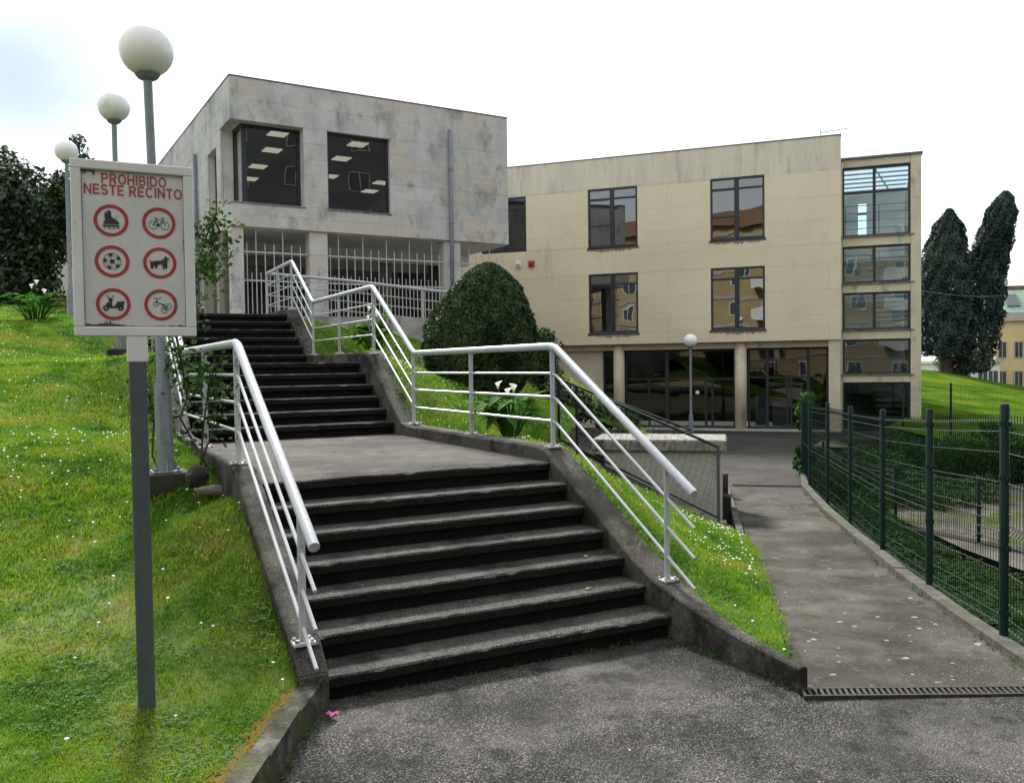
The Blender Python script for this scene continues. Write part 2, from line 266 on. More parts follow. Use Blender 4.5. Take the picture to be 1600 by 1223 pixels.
def part(name, mb, mats, parent=None, smooth=False, abs_z=True, kind=None):
    """abs_z: the builder's z is the world's; it is shifted to the parent's base"""
    me = bpy.data.meshes.new(name); vs = mb.v
    zb = 0
    if parent is not None and abs_z: zb = ZB.get(parent.name, 0)
    if zb: vs = [(x, y, z-zb) for x, y, z in vs]
    me.from_pydata(vs, [], mb.f); mats = mats if isinstance(mats, (list, tuple)) else [mats]
    for k in mats: me.materials.append(MAT[k])
    if len(mats) > 1: me.polygons.foreach_set('material_index', mb.mi)
    if smooth: me.polygons.foreach_set('use_smooth', [True]*len(me.polygons))
    me.update(); o = link(bpy.data.objects.new(name, me))
    if parent is not None: o.parent = parent; ZB[o.name] = zb
    if kind: o['kind'] = kind
    return o
def smooth_by_angle(o, ang=40):
    me = o.data; bm = bmesh.new(); bm.from_mesh(me)
    for f in bm.faces: f.smooth = True
    for e in bm.edges:
        if len(e.link_faces) == 2 and e.calc_face_angle(0) > R(ang): e.smooth = False
    bm.to_mesh(me); bm.free(); return o
def copy_tree(o, parent=None):
    c = link(o.copy()); c.parent = parent
    for ch in list(o.children): copy_tree(ch, c)
    return c
def np_mesh(name, V, F, mname, parent=None, kind=None):
    """V (n,3), F (m,k) arrays -> mesh object"""
    me = bpy.data.meshes.new(name); V = np.asarray(V, np.float32); F = np.asarray(F, np.int32); k = F.shape[1]
    me.vertices.add(len(V)); me.vertices.foreach_set('co', V.ravel()); me.loops.add(F.size); me.loops.foreach_set('vertex_index', F.ravel())
    me.polygons.add(len(F)); me.polygons.foreach_set('loop_start', np.arange(0, F.size, k, dtype=np.int32)); me.polygons.foreach_set('loop_total', np.full(len(F), k, np.int32))
    me.update(calc_edges=True); me.materials.append(MAT[mname]); o = link(bpy.data.objects.new(name, me))
    if parent is not None: o.parent = parent
    if kind: o['kind'] = kind
    return o
def leaves(P, Nrm, size, aspect=.55, jitter=.8, var=.35, fold=.25):
    """one rhombic leaf at each point; Nrm is the mean facing (n,3)"""
    n = len(P); a = Nrm+rng.normal(0, jitter, (n,3)); a /= np.linalg.norm(a, axis=1)[:,None]+1e-9
    t = np.cross(a, rng.normal(0, 1, (n,3))); t /= np.linalg.norm(t, axis=1)[:,None]+1e-9; b = np.cross(a, t)
    s = size*(1+rng.uniform(-var, var, n))[:,None]; w_ = s*aspect
    V = np.stack([P-t*s*.5, P+b*w_*.5+a*s*fold*.4, P+t*s*.5, P-b*w_*.5+a*s*fold*.4], 1).reshape(-1,3)
    F = np.arange(n*4).reshape(n,4); return V, F

# stair frame: local x runs across the stairs (d), local y up the flight (n)
SA = .4835
dv = np.array([math.cos(SA), math.sin(SA)]); nv = np.array([-math.sin(SA), math.cos(SA)])
def W(d, n): q = d*dv+n*nv; return (float(q[0]), float(q[1]))
def DN(x, y): return (x*dv[0]+y*dv[1], x*nv[0]+y*nv[1])
RS = .15; TR = .2692; C1, C2, C3 = 4.715, 10.155, 14.333
DL, DR = 1.27, 3.68                # inner faces of the two side walls
PY = [-50, 5.2, 7.4, 9.1, 11.2, 13, 15.3, 60]; PZ = [0, 0, -.1, -.2, -.26, -.3, -.37, -.39]
def path_z(y): return float(np.interp(y, PY, PZ))

# ------------------------------------------------------------------ terrain sheets
class TPS:
    def __init__(s, pts, smooth=1e-3):
        P = np.array(pts, float); X = P[:,:2]; n = len(X); s.X = X
        K = s.k(np.linalg.norm(X[:,None]-X[None], axis=2))+smooth*np.eye(n); Q = np.c_[np.ones(n), X]
        A = np.block([[K, Q],[Q.T, np.zeros((3,3))]]); s.c = np.linalg.solve(A, np.r_[P[:,2], 0, 0, 0])
    def k(s, r): return np.where(r > 1e-9, r*r*np.log(r+1e-12), 0)
    def __call__(s, x, y):
        q = np.array([x, y], float); r = np.linalg.norm(s.X-q, axis=1); return float(s.c[:-3]@s.k(r)+s.c[-3]+s.c[-2]*x+s.c[-1]*y)
def inside(P, poly):
    x, y = P; c = False; j = len(poly)-1
    for i in range(len(poly)):
        xi, yi = poly[i]; xj, yj = poly[j]
        if (yi > y) != (yj > y) and x < (xj-xi)*(y-yi)/(yj-yi)+xi: c = not c
        j = i
    return c
def sheet(name, poly, step, zf, mname, kind='structure', jit=.25):
    B = []
    for i in range(len(poly)):
        a, b = np.array(poly[i], float), np.array(poly[(i+1) % len(poly)], float); k = max(1, int(np.linalg.norm(b-a)/step))
        B += [tuple(a+(b-a)*t/k) for t in range(k)]
    n = len(B); pts = [Vector(p) for p in B]
    xs = [p[0] for p in poly]; ys = [p[1] for p in poly]
    for gx in np.arange(min(xs), max(xs), step):
        for gy in np.arange(min(ys), max(ys), step):
            q = (gx+rng.uniform(-jit, jit)*step, gy+rng.uniform(-jit, jit)*step)
            if inside(q, poly): pts.append(Vector(q))
    v, e, f, *_ = delaunay_2d_cdt(pts, [(i, (i+1) % n) for i in range(n)], [list(range(n))], 1, 1e-5)
    me = bpy.data.meshes.new(name); me.from_pydata([(p.x, p.y, zf(p.x, p.y)) for p in v], [], [tuple(t) for t in f])
    bm = bmesh.new(); bm.from_mesh(me); bmesh.ops.recalc_face_normals(bm, faces=bm.faces)
    if sum(q.normal.z for q in bm.faces) < 0: bmesh.ops.reverse_faces(bm, faces=bm.faces)
    for q in bm.faces: q.smooth = True
    bm.to_mesh(me); bm.free(); me.materials.append(MAT[mname]); o = link(bpy.data.objects.new(name, me)); tag(o, kind=kind); return o

# far ground sheet
g = MB(); g.add([(-900,-900,-1.6),(900,-900,-1.6),(900,1500,-1.6),(-900,1500,-1.6)], [(0,1,2,3)]); part('ground', g, 'ground')['kind'] = 'structure'

# plaza in front of the stairs (flat at z = 0)
KX = -1.10
plaza_poly = [(-1.16,-14), (14,-14), (14,4.5), (3.5,4.70), (2.81,4.72), (1.60,4.74), (1.60,4.95), W(3.72,3.6), W(3.80,4.9), W(1.15,4.9), (-1.12,4.3)]
sheet('plaza', plaza_poly, .6, lambda x, y: .012*math.sin(1.3*x+.7)*math.sin(.9*y), 'plaza')
# footpath on the right, going down to the forecourt
PL = [(1.52,4.90),(1.6,4.94),(1.85,6.11),(2.08,7.23),(2.67,9.91),(3.21,12.41),(3.91,15.58),(5.58,22.66)]
PR = [(3.02,4.85),(3.12,5.26),(3.27,6.3),(3.62,8.14),(4.01,10.01),(4.46,12.3),(5.15,15.29),(8.5,24.2)]
p1 = [PL[0],(3.02,4.85)]+PR[1:7]+[PL[6]]+PL[1:6][::-1]
sheet('footpath', p1, .35, lambda x, y: path_z(y)+.006*math.sin(2*x+1.1*y), 'path')
p2 = [(3.91,15.6),(5.15,15.31),(5.75,17.2),(6.5,20),(8.8,24.5),(14.5,25.4),(12.5,28.4),(0.5,32.2),(-.5,27),(2.4,21.0),(3.2,17.5)]
sheet('forecourt', p2, .8, lambda x, y: path_z(y), 'forecourt')

# left lawn: controls as (d, n, z)
lz = []
for n, z in ((2.0,-.02),(3.5,.12),(4.5,.18),(5.2,.33),(6.2,.60),(7.5,.90),(9,1.22),(11,1.62),(12.9,2.0),(15,2.42),(18.4,2.78),(22,3.25),(26,3.45)):
    for d in (.55,-1.5,-4.5,-9): lz.append((*W(d,n), z+(.02*max(0,-d))))
for n, z in ((4.7,.22),(5.5,.55),(6.4,.95),(7.2,1.0),(8.6,1.08),(9.9,1.12),(10.8,1.6),(11.4,1.98),(14.3,2.05),(15.8,2.7),(18,2.85)): lz.append((*W(1.02,n), z))
lz += [(-2.75,6.72,.84),(-2.45,6.75,.84),(-2.9,6.9,.86),(-2.2,6.5,.80),(-1.25,4.6,.14),(-1.28,3.6,.14),(-1.3,2.2,.13),(-2.2,2.2,.13),(-3.5,2.5,.2)]
LZ = TPS(lz, .02)
left_poly = [(-1.235,0.6),(-1.20,3.6),(-1.175,4.35),W(1.125,4.62),W(1.125,10),W(1.125,16.2),W(.6,24),W(-2,28),(-24,26),(-16,12),(-9,4),(-5,.6)]
lawn_left = sheet('lawn', left_poly, .30, LZ, 'lawn_soil')
# right lawn between stairs and footpath
rz = [(*W(3.98,n), z) for n, z in ((3.62,.07),(4.1,.12),(4.9,.22),(5.6,.6),(6.5,1.06),(8,1.1),(9.8,1.1),(10.5,1.55),(11.3,2.0),(12.8,2.02),(14.4,2.05),(15.8,2.72),(17.9,2.75))]
rz += [(1.62,5.05,.07),(1.87,6.11,.03),(2.10,7.23,-.02),(2.67,9.6,-.13),(1.5,7.5,.28),(.95,8.6,.62),(.35,9.6,.92),(1.6,9.6,.2),(2.3,10.8,-.1),(1.6,11.4,.2),(.62,12.4,.6)]
rz += [(-.5,14,1.5),(-1.5,14.6,1.75),(.5,14.6,1.25),(.7,13.3,.78),(1.1,16.4,1.02),(2.4,15.4,.55),(.3,19,1.45),(-1.2,20,2.0),(*W(7,17.9),2.45),(*W(10,17.9),1.9),(1.8,19,.85),(1.5,24,.75),(0,27,1.2)]
RZ = TPS(rz, .005)
right_poly = [W(3.73,3.58),(1.585,4.99),(1.86,6.11),(2.09,7.23),(2.62,9.7),(2.60,10.72),(.75,12.85),(.9,13.6),(1.25,16.2),(2.9,14.7),(3.4,15.5),(3.0,17.5),(2.3,21),(-.4,26.8),W(11,18.1),W(3.9,18.1),W(3.9,9),W(3.9,4.9),W(3.78,4.3)]
lawn_right = sheet('lawn', right_poly, .28, RZ, 'lawn_soil')
# sunken garden strip and gravel yard on the right, grassy hill beyond
garden = sheet('garden_soil', [(3.2,3.0),(3.3,5.3),(3.75,8.1),(4.15,10),(4.6,12.3),(5.3,15.3),(5.9,17.2),(6.6,20),(8.8,24.4),(14.5,25.4),(10.2,20),(7.0,16.5),(6.9,13),(7.4,8),(8,2)], .7,
      lambda x, y: max(-1.15, path_z(y)-.12-.42*max(0, x-(3.0+.17*(y-4.5)))), 'garden_soil')
sheet('gravel_yard', [(6.8,13),(7.0,16.6),(9.2,18.6),(16,22),(22,16),(12,2),(7.6,5)], .9, lambda x, y: -1.0+.02*math.sin(x*2)*math.sin(y), 'gravel')
hz = TPS([(12.2,23.6,-.25),(16,22,-.4),(22,20,-.5),(12.8,28,.1),(15,33,.5),(21,45,1.2),(24,48,1.2),(26.7,45,.3),(31,46,-.2),(18,30,-.05),(22,30,-.3),(30,35,-.6),(18,45,1.5),(14,40,1.4),(24,56,.6),(36,60,-.4),(20,60,.9)], .05)
hill = sheet('grass_hill', [(11.0,25.3),(11.5,22.5),(22,17),(45,30),(45,62),(15,64),(12.5,40),(12.9,28)], 1.0, hz, 'hill_grass')

# ------------------------------------------------------------------ stairs
T = thing('concrete_stairs', 'wide dark concrete stairs of three flights climbing to the grey building', 'stairs', (0,0,0), SA)
flights = ((7, C1, 0), (6, C2, 7), (6, C3, 13))
for cnt, c, k0 in flights:
    for k in range(cnt):
        z1 = (k0+k+1)*RS; n0 = c+k*TR; last = k == cnt-1; s = MB()
        n1 = n0+TR+.06
        wob = rng.uniform(-.006, .006)
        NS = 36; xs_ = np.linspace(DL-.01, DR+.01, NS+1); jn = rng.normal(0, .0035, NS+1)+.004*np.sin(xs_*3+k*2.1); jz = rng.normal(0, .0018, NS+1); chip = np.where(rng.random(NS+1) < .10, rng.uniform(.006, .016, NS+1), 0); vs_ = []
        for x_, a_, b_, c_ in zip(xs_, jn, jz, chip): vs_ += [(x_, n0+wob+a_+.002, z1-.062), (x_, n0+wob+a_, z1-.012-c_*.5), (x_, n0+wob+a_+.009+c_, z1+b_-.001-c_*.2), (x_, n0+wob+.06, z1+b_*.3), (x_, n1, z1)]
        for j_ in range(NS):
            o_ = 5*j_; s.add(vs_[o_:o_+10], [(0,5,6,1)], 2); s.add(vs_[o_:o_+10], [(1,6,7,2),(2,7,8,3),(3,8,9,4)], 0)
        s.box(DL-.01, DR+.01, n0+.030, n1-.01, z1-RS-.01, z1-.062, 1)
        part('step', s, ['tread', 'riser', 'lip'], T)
for z, a, b in ((7*RS, C1+6*TR+.30, C2+.05), (13*RS, C2+5*TR+.30, C3+.05)):
    s = MB(); s.box(DL-.01, DR+.01, a, b, z-.3, z-.002); part('landing', s, 'landing', T)

def side_wall(name, label, prof, d0, d1, tap=None):
    """prof: (n, ztop) polyline; the wall's foot follows 0.45 m lower"""
    Tw = thing(name, label, 'wall', (0,0,0), SA); s = MB(); b = .012
    for (n0, z0), (n1, z1) in zip(prof[:-1], prof[1:]):
        e0, e1 = (tap(n0), tap(n1)) if tap else (d1, d1)
        l0, l1 = min(z0-.5, 1.0) if z0 > .6 else -.12, min(z1-.5, 1.6) if z1 > .6 else -.12
        s.hexa([(d0,n0,l0),(e0,n0,l0),(e1,n1,l1),(d0,n1,l1),(d0,n0,z0-b),(e0,n0,z0-b),(e1,n1,z1-b),(d0,n1,z1-b)])
        s.hexa([(d0,n0,z0-b+.001),(e0,n0,z0-b+.001),(e1,n1,z1-b+.001),(d0,n1,z1-b+.001),(d0+b,n0,z0),(e0-b,n0,z0),(e1-b,n1,z1),(d0+b,n1,z1)])
    part('wall_body', s, 'stringer', Tw); return Tw
RPROF = [(3.55,.135),(3.75,.15),(4.0,.172),(4.25,.205),(4.5,.25),(4.7,.30),(4.92,.345),(5.2,.47),(6.45,1.15),(6.6,1.165),(9.7,1.165),(9.95,1.20),(11.15,2.03),(11.3,2.07),(14.3,2.09),(14.5,2.13),(15.7,2.92),(15.9,2.96),(17.6,2.96)]
side_wall('stair_side_wall', 'low weathered concrete wall along the right side of the stairs', RPROF, DR, 3.92, lambda n: float(np.interp(n, [3.55,4.3,4.9], [3.745,3.80,3.92])))
LPROF = [(4.62,.20),(4.75,.33),(5.0,.44),(6.45,1.15),(6.6,1.17),(9.7,1.17),(9.95,1.2),(11.15,2.03),(11.3,2.07),(14.3,2.09),(14.5,2.13),(15.7,2.92),(15.9,2.96)]
side_wall('stair_side_wall', 'low weathered concrete wall along the left side of the stairs, under the railing', LPROF, 1.105, DL)
# kerb of the lawn at the lower left
Tk = thing('lawn_kerb', 'mossy concrete kerb holding the lawn at the lower left', 'kerb', (KX,4.6,0))
s = MB(); px = [(-1.06,4.62),(-1.085,4.3),(-1.10,3.8),(-1.12,3.0),(-1.14,1.0)]; wd = .125
for (xa, ya), (xb, yb) in zip(px[:-1], px[1:]):
    q = lambda x, y, z: (x-KX, y-4.6, z)
    s.hexa([q(xb-wd,yb,-.2),q(xb,yb,-.2),q(xa,ya,-.2),q(xa-wd,ya,-.2),q(xb-wd,yb,.15),q(xb,yb,.15),q(xa,ya,.165),q(xa-wd,ya,.165)])
c1 = W(DL,4.63); c2 = W(1.105,4.63)
s.hexa([q(-1.185,4.619,-.2),q(-1.06,4.619,-.2),q(*c1,-.2),q(*c2,-.2),q(-1.185,4.619,.166),q(-1.06,4.619,.166),q(*c1,.215),q(*c2,.215)])
part('kerb_body', s, 'mossy', Tk)

# ------------------------------------------------------------------ stair railings
def rail_at(prof, n):
    return float(np.interp(n, [p[0] for p in prof], [p[1] for p in prof]))
def railing(name, label, d, posts, tops, ends, tail=None, worn=()):
    """posts: (n, zbase); tops: top rail polyline (n, z); the three thin rails run parallel below"""
    T = thing(name, label, 'railing', (0,0,0), SA); zt = lambda n: rail_at(tops, n)
    pts = [(d, n, z) for n, z in tops]
    if tail: pts += tail
    s = MB(); s.tube(pts, .032, 14); o = part('top_rail', s, 'white_metal', T); smooth_by_angle(o)
    for dz in (.235, .44, .65):
        s = MB(); q = [(d, n, z-dz) for n, z in tops]
        q[0] = (d, q[0][1]+.0, q[0][2])
        if tail: q += [(a, b, c-dz) for a, b, c in tail]
        s.tube(q, .0115, 8); smooth_by_angle(part('thin_rail', s, 'white_metal', T))
    for i, pp in enumerate(posts):
        n, zb = pp[:2]; dd = pp[2] if len(pp) > 2 else d; top = (pp[3] if len(pp) > 3 else zt(n))-.03
        s = MB(); s.bbox(dd-.021, dd+.021, n-.010, n+.010, zb+.012, top, .004)
        po = part('post', s, 'worn_metal' if i in worn else 'white_metal', T)
        s = MB(); s.bbox(dd-.062, dd+.062, n-.055, n+.055, zb-.006, zb+.012, .003)
        for sx in (-1, 1):
            s.lathe([(.012, zb+.012),(.012, zb+.024),(.006, zb+.028)], 6, (dd+sx*.042, n+.03)); s.lathe([(.012, zb+.012),(.012, zb+.024),(.006, zb+.028)], 6, (dd+sx*.042, n-.035))
        part('base_plate', s, 'worn_metal', po)
    return T
rd = 3.80
RT = [(4.60,.985),(6.42,2.02),(6.50,2.035),(9.72,2.035),(9.82,2.07),(11.22,2.94),(11.32,2.965),(14.3,2.975),(14.42,3.01),(15.72,3.80),(15.85,3.815),(17.85,3.80)]
tail = [(rd+.05,17.9,3.80)]+[(x, 17.9, z) for x, z in ((5.5,3.72),(7.2,3.58),(8.9,3.46))]
railing('stair_railing', 'white steel railing with three thin rails along the right side of the stairs', rd,
        [(4.90,.335),(6.48,1.16),(8.15,1.165),(9.80,1.18),(11.25,2.055),(12.85,2.08),(14.36,2.09),(15.8,2.94),(16.9,2.96),(17.85,2.96)]+[(17.9, z-.86, x, z) for x, z in ((5.5,3.72),(7.2,3.58),(8.85,3.465))], RT, None, tail)
ld = 1.172
LT = [(4.50,.93),(6.55,2.05),(6.64,2.065),(9.66,2.065),(9.78,2.10),(11.2,2.95),(11.3,2.97),(14.3,2.98),(14.42,3.01),(15.72,3.80),(15.85,3.82),(16.6,3.82)]
railing('stair_railing', 'white steel railing along the left side of the stairs, nearest the sign', ld,
        [(4.78,.345),(6.62,1.17),(8.2,1.17),(9.72,1.18),(11.25,2.06),(12.85,2.08),(14.36,2.1),(15.8,2.94)], LT, None, None, worn=(1,))

# upper terrace with its edge wall, in front of and under the grey building
T = MB(); T.box(DL-.01, DR+.01, C3+5*TR+.30, 18, 2.5, 2.848); T.box(-.5, 9.2, 17.95, 34, 1.4, 2.852); T.box(9.2, 11.6, 20.3, 34, 1.0, 2.852)
T.v = [(*W(x, y), z) for x, y, z in T.v]; part('terrace', T, 'concrete')['kind'] = 'structure'
Tw = thing('terrace_edge_wall', 'low concrete edge wall of the upper terrace behind the dome shrub', 'wall', (0,0,0), SA)
s = MB(); s.box(3.93, 9.2, 17.8, 17.949, 1.3, 2.95); part('wall_body', s, 'concrete', Tw)

# ------------------------------------------------------------------ grey stone building
def rect_minus(r, holes):
    out = [r]
    for h in holes:
        nxt = []
        for (a, b, c, d_) in out:
            if h[0] >= b or h[1] <= a or h[2] >= d_ or h[3] <= c: nxt.append((a, b, c, d_)); continue
            if h[2] > c: nxt.append((a, b, c, h[2]))
            if h[3] < d_: nxt.append((a, b, h[3], d_))
            zc, zd = max(c, h[2]), min(d_, h[3])
            if h[0] > a: nxt.append((a, h[0], zc, zd))
            if h[1] < b: nxt.append((h[1], b, zc, zd))
        out = nxt
    return [q for q in out if q[1]-q[0] > .02 and q[3]-q[2] > .02]
def clad(parent, x0, x1, zs, joints, holes, y_front, thick, mname, gap=.005, name='panel', side=False, topmat=None):
    for i, (za, zb) in enumerate(zip(zs[:-1], zs[1:])):
        xs = [x0]+[x for x in joints(i) if x0+.05 < x < x1-.05]+[x1]
        for xa, xb in zip(xs[:-1], xs[1:]):
            for (a, b, c, d_) in rect_minus((xa, xb, za, zb), holes):
                s = MB(); o = rng.uniform(-.002, .002); A = (a+gap/2, b-gap/2, y_front+o, y_front+thick, c+gap/2, d_-gap/2)
                if side: s.bbox(A[2], A[3], A[0], A[1], A[4], A[5], .004)
                else: s.bbox(*A, .004)
                part(name, s, topmat if topmat and i == len(zs)-2 else mname, parent)
GA = .5377
G = thing('grey_stone_building', 'grey stone clad two storey building with white grilles at the top of the stairs', 'building', (-4.68,21,2.85), GA)
X0, X1, ZT, ZBm = -1.98, 5.41, 8.60, 5.18
wz0, wz1 = 5.74, 7.62
holes = [(X0-.1, -.27, wz0, wz1), (.32, 1.95, wz0, wz1)]
zs = [5.18, 5.46, 5.74, 6.12, 6.50, 6.88, 7.26, 7.62, 8.1, 8.60]
clad(G, X0, X1, zs, lambda i: [X0+(.55 if i % 2 else 1.0)+1.02*k for k in range(9)], holes, 0, .05, 'cladding', gap=.0011)
# left flank (in plane x = X0)
fh = [(-.1, 1.05, wz0, wz1), (1.5, 2.5, wz0, 7.3)]
clad(G, .05, 13, zs, lambda i: [.7+(.4 if i % 2 else 0)+1.2*k for k in range(12)], fh, X0, .05, 'cladding', side=True, gap=.0016)
# body behind the cladding: walls with the same openings, roof, floor slab, soffit
s = MB()
for (a, b, c, d_) in rect_minus((X0+.055, X1, ZBm, ZT-.02), holes): s.box(a, b, .055, .30, c, d_)
for (a, b, c, d_) in rect_minus((.30, 13, ZBm, ZT-.02), fh): s.box(X0+.055, X0+.3, a, b, c, d_)
s.box(X1-.25, X1, .30, 13, ZBm, ZT-.02); s.box(X0+.3, X1-.25, 12.7, 13, ZBm, ZT-.02)
part('wall', s, 'cladding', G)
s = MB(); s.box(X0+.02, X1-.01, .06, 13, 5.158, 5.176); s.box(X0+.05, X1-.02, .31, 12.98, 5.178, 5.6); part('floor_slab', s, 'soffit', G)
s = MB(); s.box(X0+.06, X1-.01, .31, 12.9, 7.95, 8.3); part('ceiling', s, 'interior', G)
s = MB(); s.bbox(X0-.015, X1+.015, -.015, .35, ZT, ZT+.03, .004); s.box(X0-.015, X0+.35, .35, 13, ZT, ZT+.03); s.box(X0+.3, X1+.01, .3, 13.0, ZT-.15, ZT-.02)
part('roof_edge', s, 'roof_metal', G)
s = MB(); s.box(X0+.31, X1-.26, 9.5, 9.7, 5.6, 7.95); part('inner_wall', s, 'interior', G)
# reveal of the corner window: sloped sill and lintel underside come from the wall; glazing set back
def window(parent, x0, x1, z0, z1, y, mull=(), trans=(), fr=.06, depth=.07, gl='glass', half=None, frame_name='window'):
    s = MB()
    s.bbox(x0, x1, y-depth/2, y+depth/2, z0, z0+fr, .004); s.bbox(x0, x1, y-depth/2, y+depth/2, z1-fr, z1, .004)
    s.bbox(x0, x0+fr, y-depth/2, y+depth/2, z0+fr, z1-fr, .004); s.bbox(x1-fr, x1, y-depth/2, y+depth/2, z0+fr, z1-fr, .004)
    w_ = part(frame_name, s, 'dark_frame', parent)
    xs = [x0+fr]+[v for mxx in mull for v in (mxx[0]-mxx[1]/2, mxx[0]+mxx[1]/2)]+[x1-fr]
    for mxx in mull:
        s = MB(); s.bbox(mxx[0]-mxx[1]/2, mxx[0]+mxx[1]/2, y-depth/2+.004, y+depth/2-.004, z0+fr, z1-fr, .004); part('mullion', s, 'dark_frame', w_)
    for xa, xb, zz, tw in trans:
        s = MB(); s.bbox(xa, xb, y-depth/2+.006, y+depth/2-.006, zz-tw/2, zz+tw/2, .004); part('transom', s, 'dark_frame', w_)
    for i in range(0, len(xs), 2):
        xa, xb = xs[i], xs[i+1]; cuts = sorted([t[2] for t in trans if t[0] < (xa+xb)/2 < t[1]]); zz = [z0+fr]+cuts+[z1-fr]
        for za, zb in zip(zz[:-1], zz[1:]):
            s = MB(); t1, t2 = rng.uniform(-.003, .003, 2)
            s.add([(xa-.01,y+t1,za-.01),(xb+.01,y-t1,za-.01),(xb+.01,y-t1+t2,zb+.01),(xa-.01,y+t1+t2,zb+.01)], [(0,1,2,3)]); part('pane', s, gl, w_)
    return w_
window(G, -1.62, -.27, wz0, wz1, .32, fr=.07)
window(G, .32, 1.95, wz0, wz1, .14, fr=.06)
# flank side of the corner window
s = MB(); y0, y1 = .36, 1.05
s.bbox(X0+.32, X0+.39, .29, .36, wz0, wz1, .004)
s.bbox(X0+.32, X0+.39, y0, y1, wz0, wz0+.07, .004); s.bbox(X0+.32, X0+.39, y0, y1, wz1-.07, wz1, .004); s.bbox(X0+.32, X0+.39, y1-.07, y1, wz0+.07, wz1-.07, .004)
wv = part('window', s, 'dark_frame', G); s = MB(); s.add([(X0+.355,y0,wz0+.06),(X0+.355,y1-.06,wz0+.06),(X0+.355,y1-.06,wz1-.06),(X0+.355,y0,wz1-.06)], [(0,1,2,3)]); part('pane', s, 'glass', wv)
s = MB(); s.bbox(X0+.18, X0+.24, 1.5, 2.5, wz0, wz0+.06, .004); s.bbox(X0+.18, X0+.24, 1.5, 2.5, 7.24, 7.3, .004); s.bbox(X0+.18, X0+.24, 1.5, 1.56, wz0+.06, 7.24, .004); s.bbox(X0+.18, X0+.24, 2.44, 2.5, wz0+.06, 7.24, .004)
wv = part('window', s, 'dark_frame', G); s = MB(); s.add([(X0+.21,1.55,wz0+.05),(X0+.21,2.45,wz0+.05),(X0+.21,2.45,7.25),(X0+.21,1.55,7.25)], [(0,1,2,3)]); part('pane', s, 'glass_dark', wv)
s = MB(); s.bbox(X0-.02, -.24, -.02, .28, wz0-.035, wz0-.001, .006); part('window_sill', s, 'coping', G)
s = MB(); s.bbox(.29, 1.98, -.02, .10, wz0-.035, wz0-.001, .006); part('window_sill', s, 'coping', G)
ga = np.array([math.cos(GA), math.sin(GA)]); gn = np.array([-math.sin(GA), math.cos(GA)])
for (x, y) in ((-5.97,22.56),(-6.58,24.22),(-7.53,26.13),(-8.29,27.8),(-4.11,23.72),(-4.86,25.3),(-5.69,27.58),(-4.21,28.66),(-4.81,30.0)):
    q = np.array([x+4.68, y-21]); u, v = q@ga, q@gn
    s = MB(); s.bbox(u-.23, u+.23, v-.24, v+.24, 7.925, 7.948, .004); part('ceiling_light', s, 'ceiling_lamp', G)
# columns of the open ground floor
for a, b, y0, y1 in ((-2.0,-1.72,.06,.36),(-.15,.30,.06,.40),(3.47,3.95,.06,.42)):
    for k, (za, zb) in enumerate(((2.85,3.3),(3.3,3.95),(3.95,4.6),(4.6,5.157))):
        s = MB(); s.bbox(a, b, y0, y1, za+.002, zb-.002, .005); part('column_block', s, 'cladding', G)
for a, y in ((-2.0,4.5),(-2.0,8.5),(3.47,4.5),(3.47,8.5)):
    s = MB(); s.bbox(a, a+.4, y, y+.4, 2.852, 5.157, .01); part('column', s, 'concrete', G)
for y in (2.2,4.5,6.8,9.1):
    s = MB(); s.box(X0+.1, X1-.05, y, y+.3, 4.82, 5.157); part('ceiling_beam', s, 'soffit', G)
s = MB(); s.box(X0+.02, X1-.02, 6.2, 6.45, 2.852, 4.0); s.box(X0+.02, X1-.02, 11, 11.2, 2.852, 5.157); part('rear_wall', s, 'interior', G)
s = MB(); s.box(X1-.3, X1-.1, 3.0, 11, 2.852, 5.157); part('flank_wall', s, 'interior', G)
s = MB(); s.box(X0+.02, X0+.2, 1.3, 6.1, 2.852, 5.157); part('flank_wall', s, 'concrete', G)
s = MB(); s.box(X0-.05, X0+.018, .75, 1.28, 2.852, 5.157); s.box(X0-.06, X0+.015, 1.9, 3.0, 2.852, 4.9); part('board_panel', s, 'wood_grey', G)
# white steel grilles: full-height, medium and short bars with two cross rails
def bar(name, x, z0, z1, r, y):
    s = MB(); s.tube([(x,y,z0),(x,y,z1)], r, 6); part(name, s, 'grille_white', G)
for (xa, xb) in ((-1.72,-.15),(.30,3.47),(3.95,5.3)):
    for zr in (3.95, 4.62):
        s = MB(); s.bbox(xa-.05, xb+.05, .16, .19, zr-.016, zr+.016, .003); part('cross_rail', s, 'grille_white', G)
    k = 0; x = xa+.10
    while x < xb-.03:
        if k % 6 == 2: bar('bar', x, 2.852, 5.156, .013, .175)
        elif k % 2 == 0: bar('bar', x, 2.852, 4.82, .012, .175)
        else: bar('bar', x, 2.852, 4.14, .010, .175)
        x += .106; k += 1
s = MB(); s.tube([(3.63,-.07,2.9),(3.63,-.07,8.05)], .055, 12); part('downpipe', s, 'pipe_grey', G, smooth=True)
s = MB()
for z in (4.2,5.6,7.0): s.lathe([(.064,z),(.064,z+.05)], 12, (3.63,-.07)); s.box(3.60,3.66,-.03,.001,z,z+.05)
part('pipe_bracket', s, 'pipe_grey', G)
s = MB(); s.tube([(X0-.07,3.75,2.9),(X0-.07,3.75,7.6)], .05, 10); part('downpipe', s, 'pipe_grey', G, smooth=True)

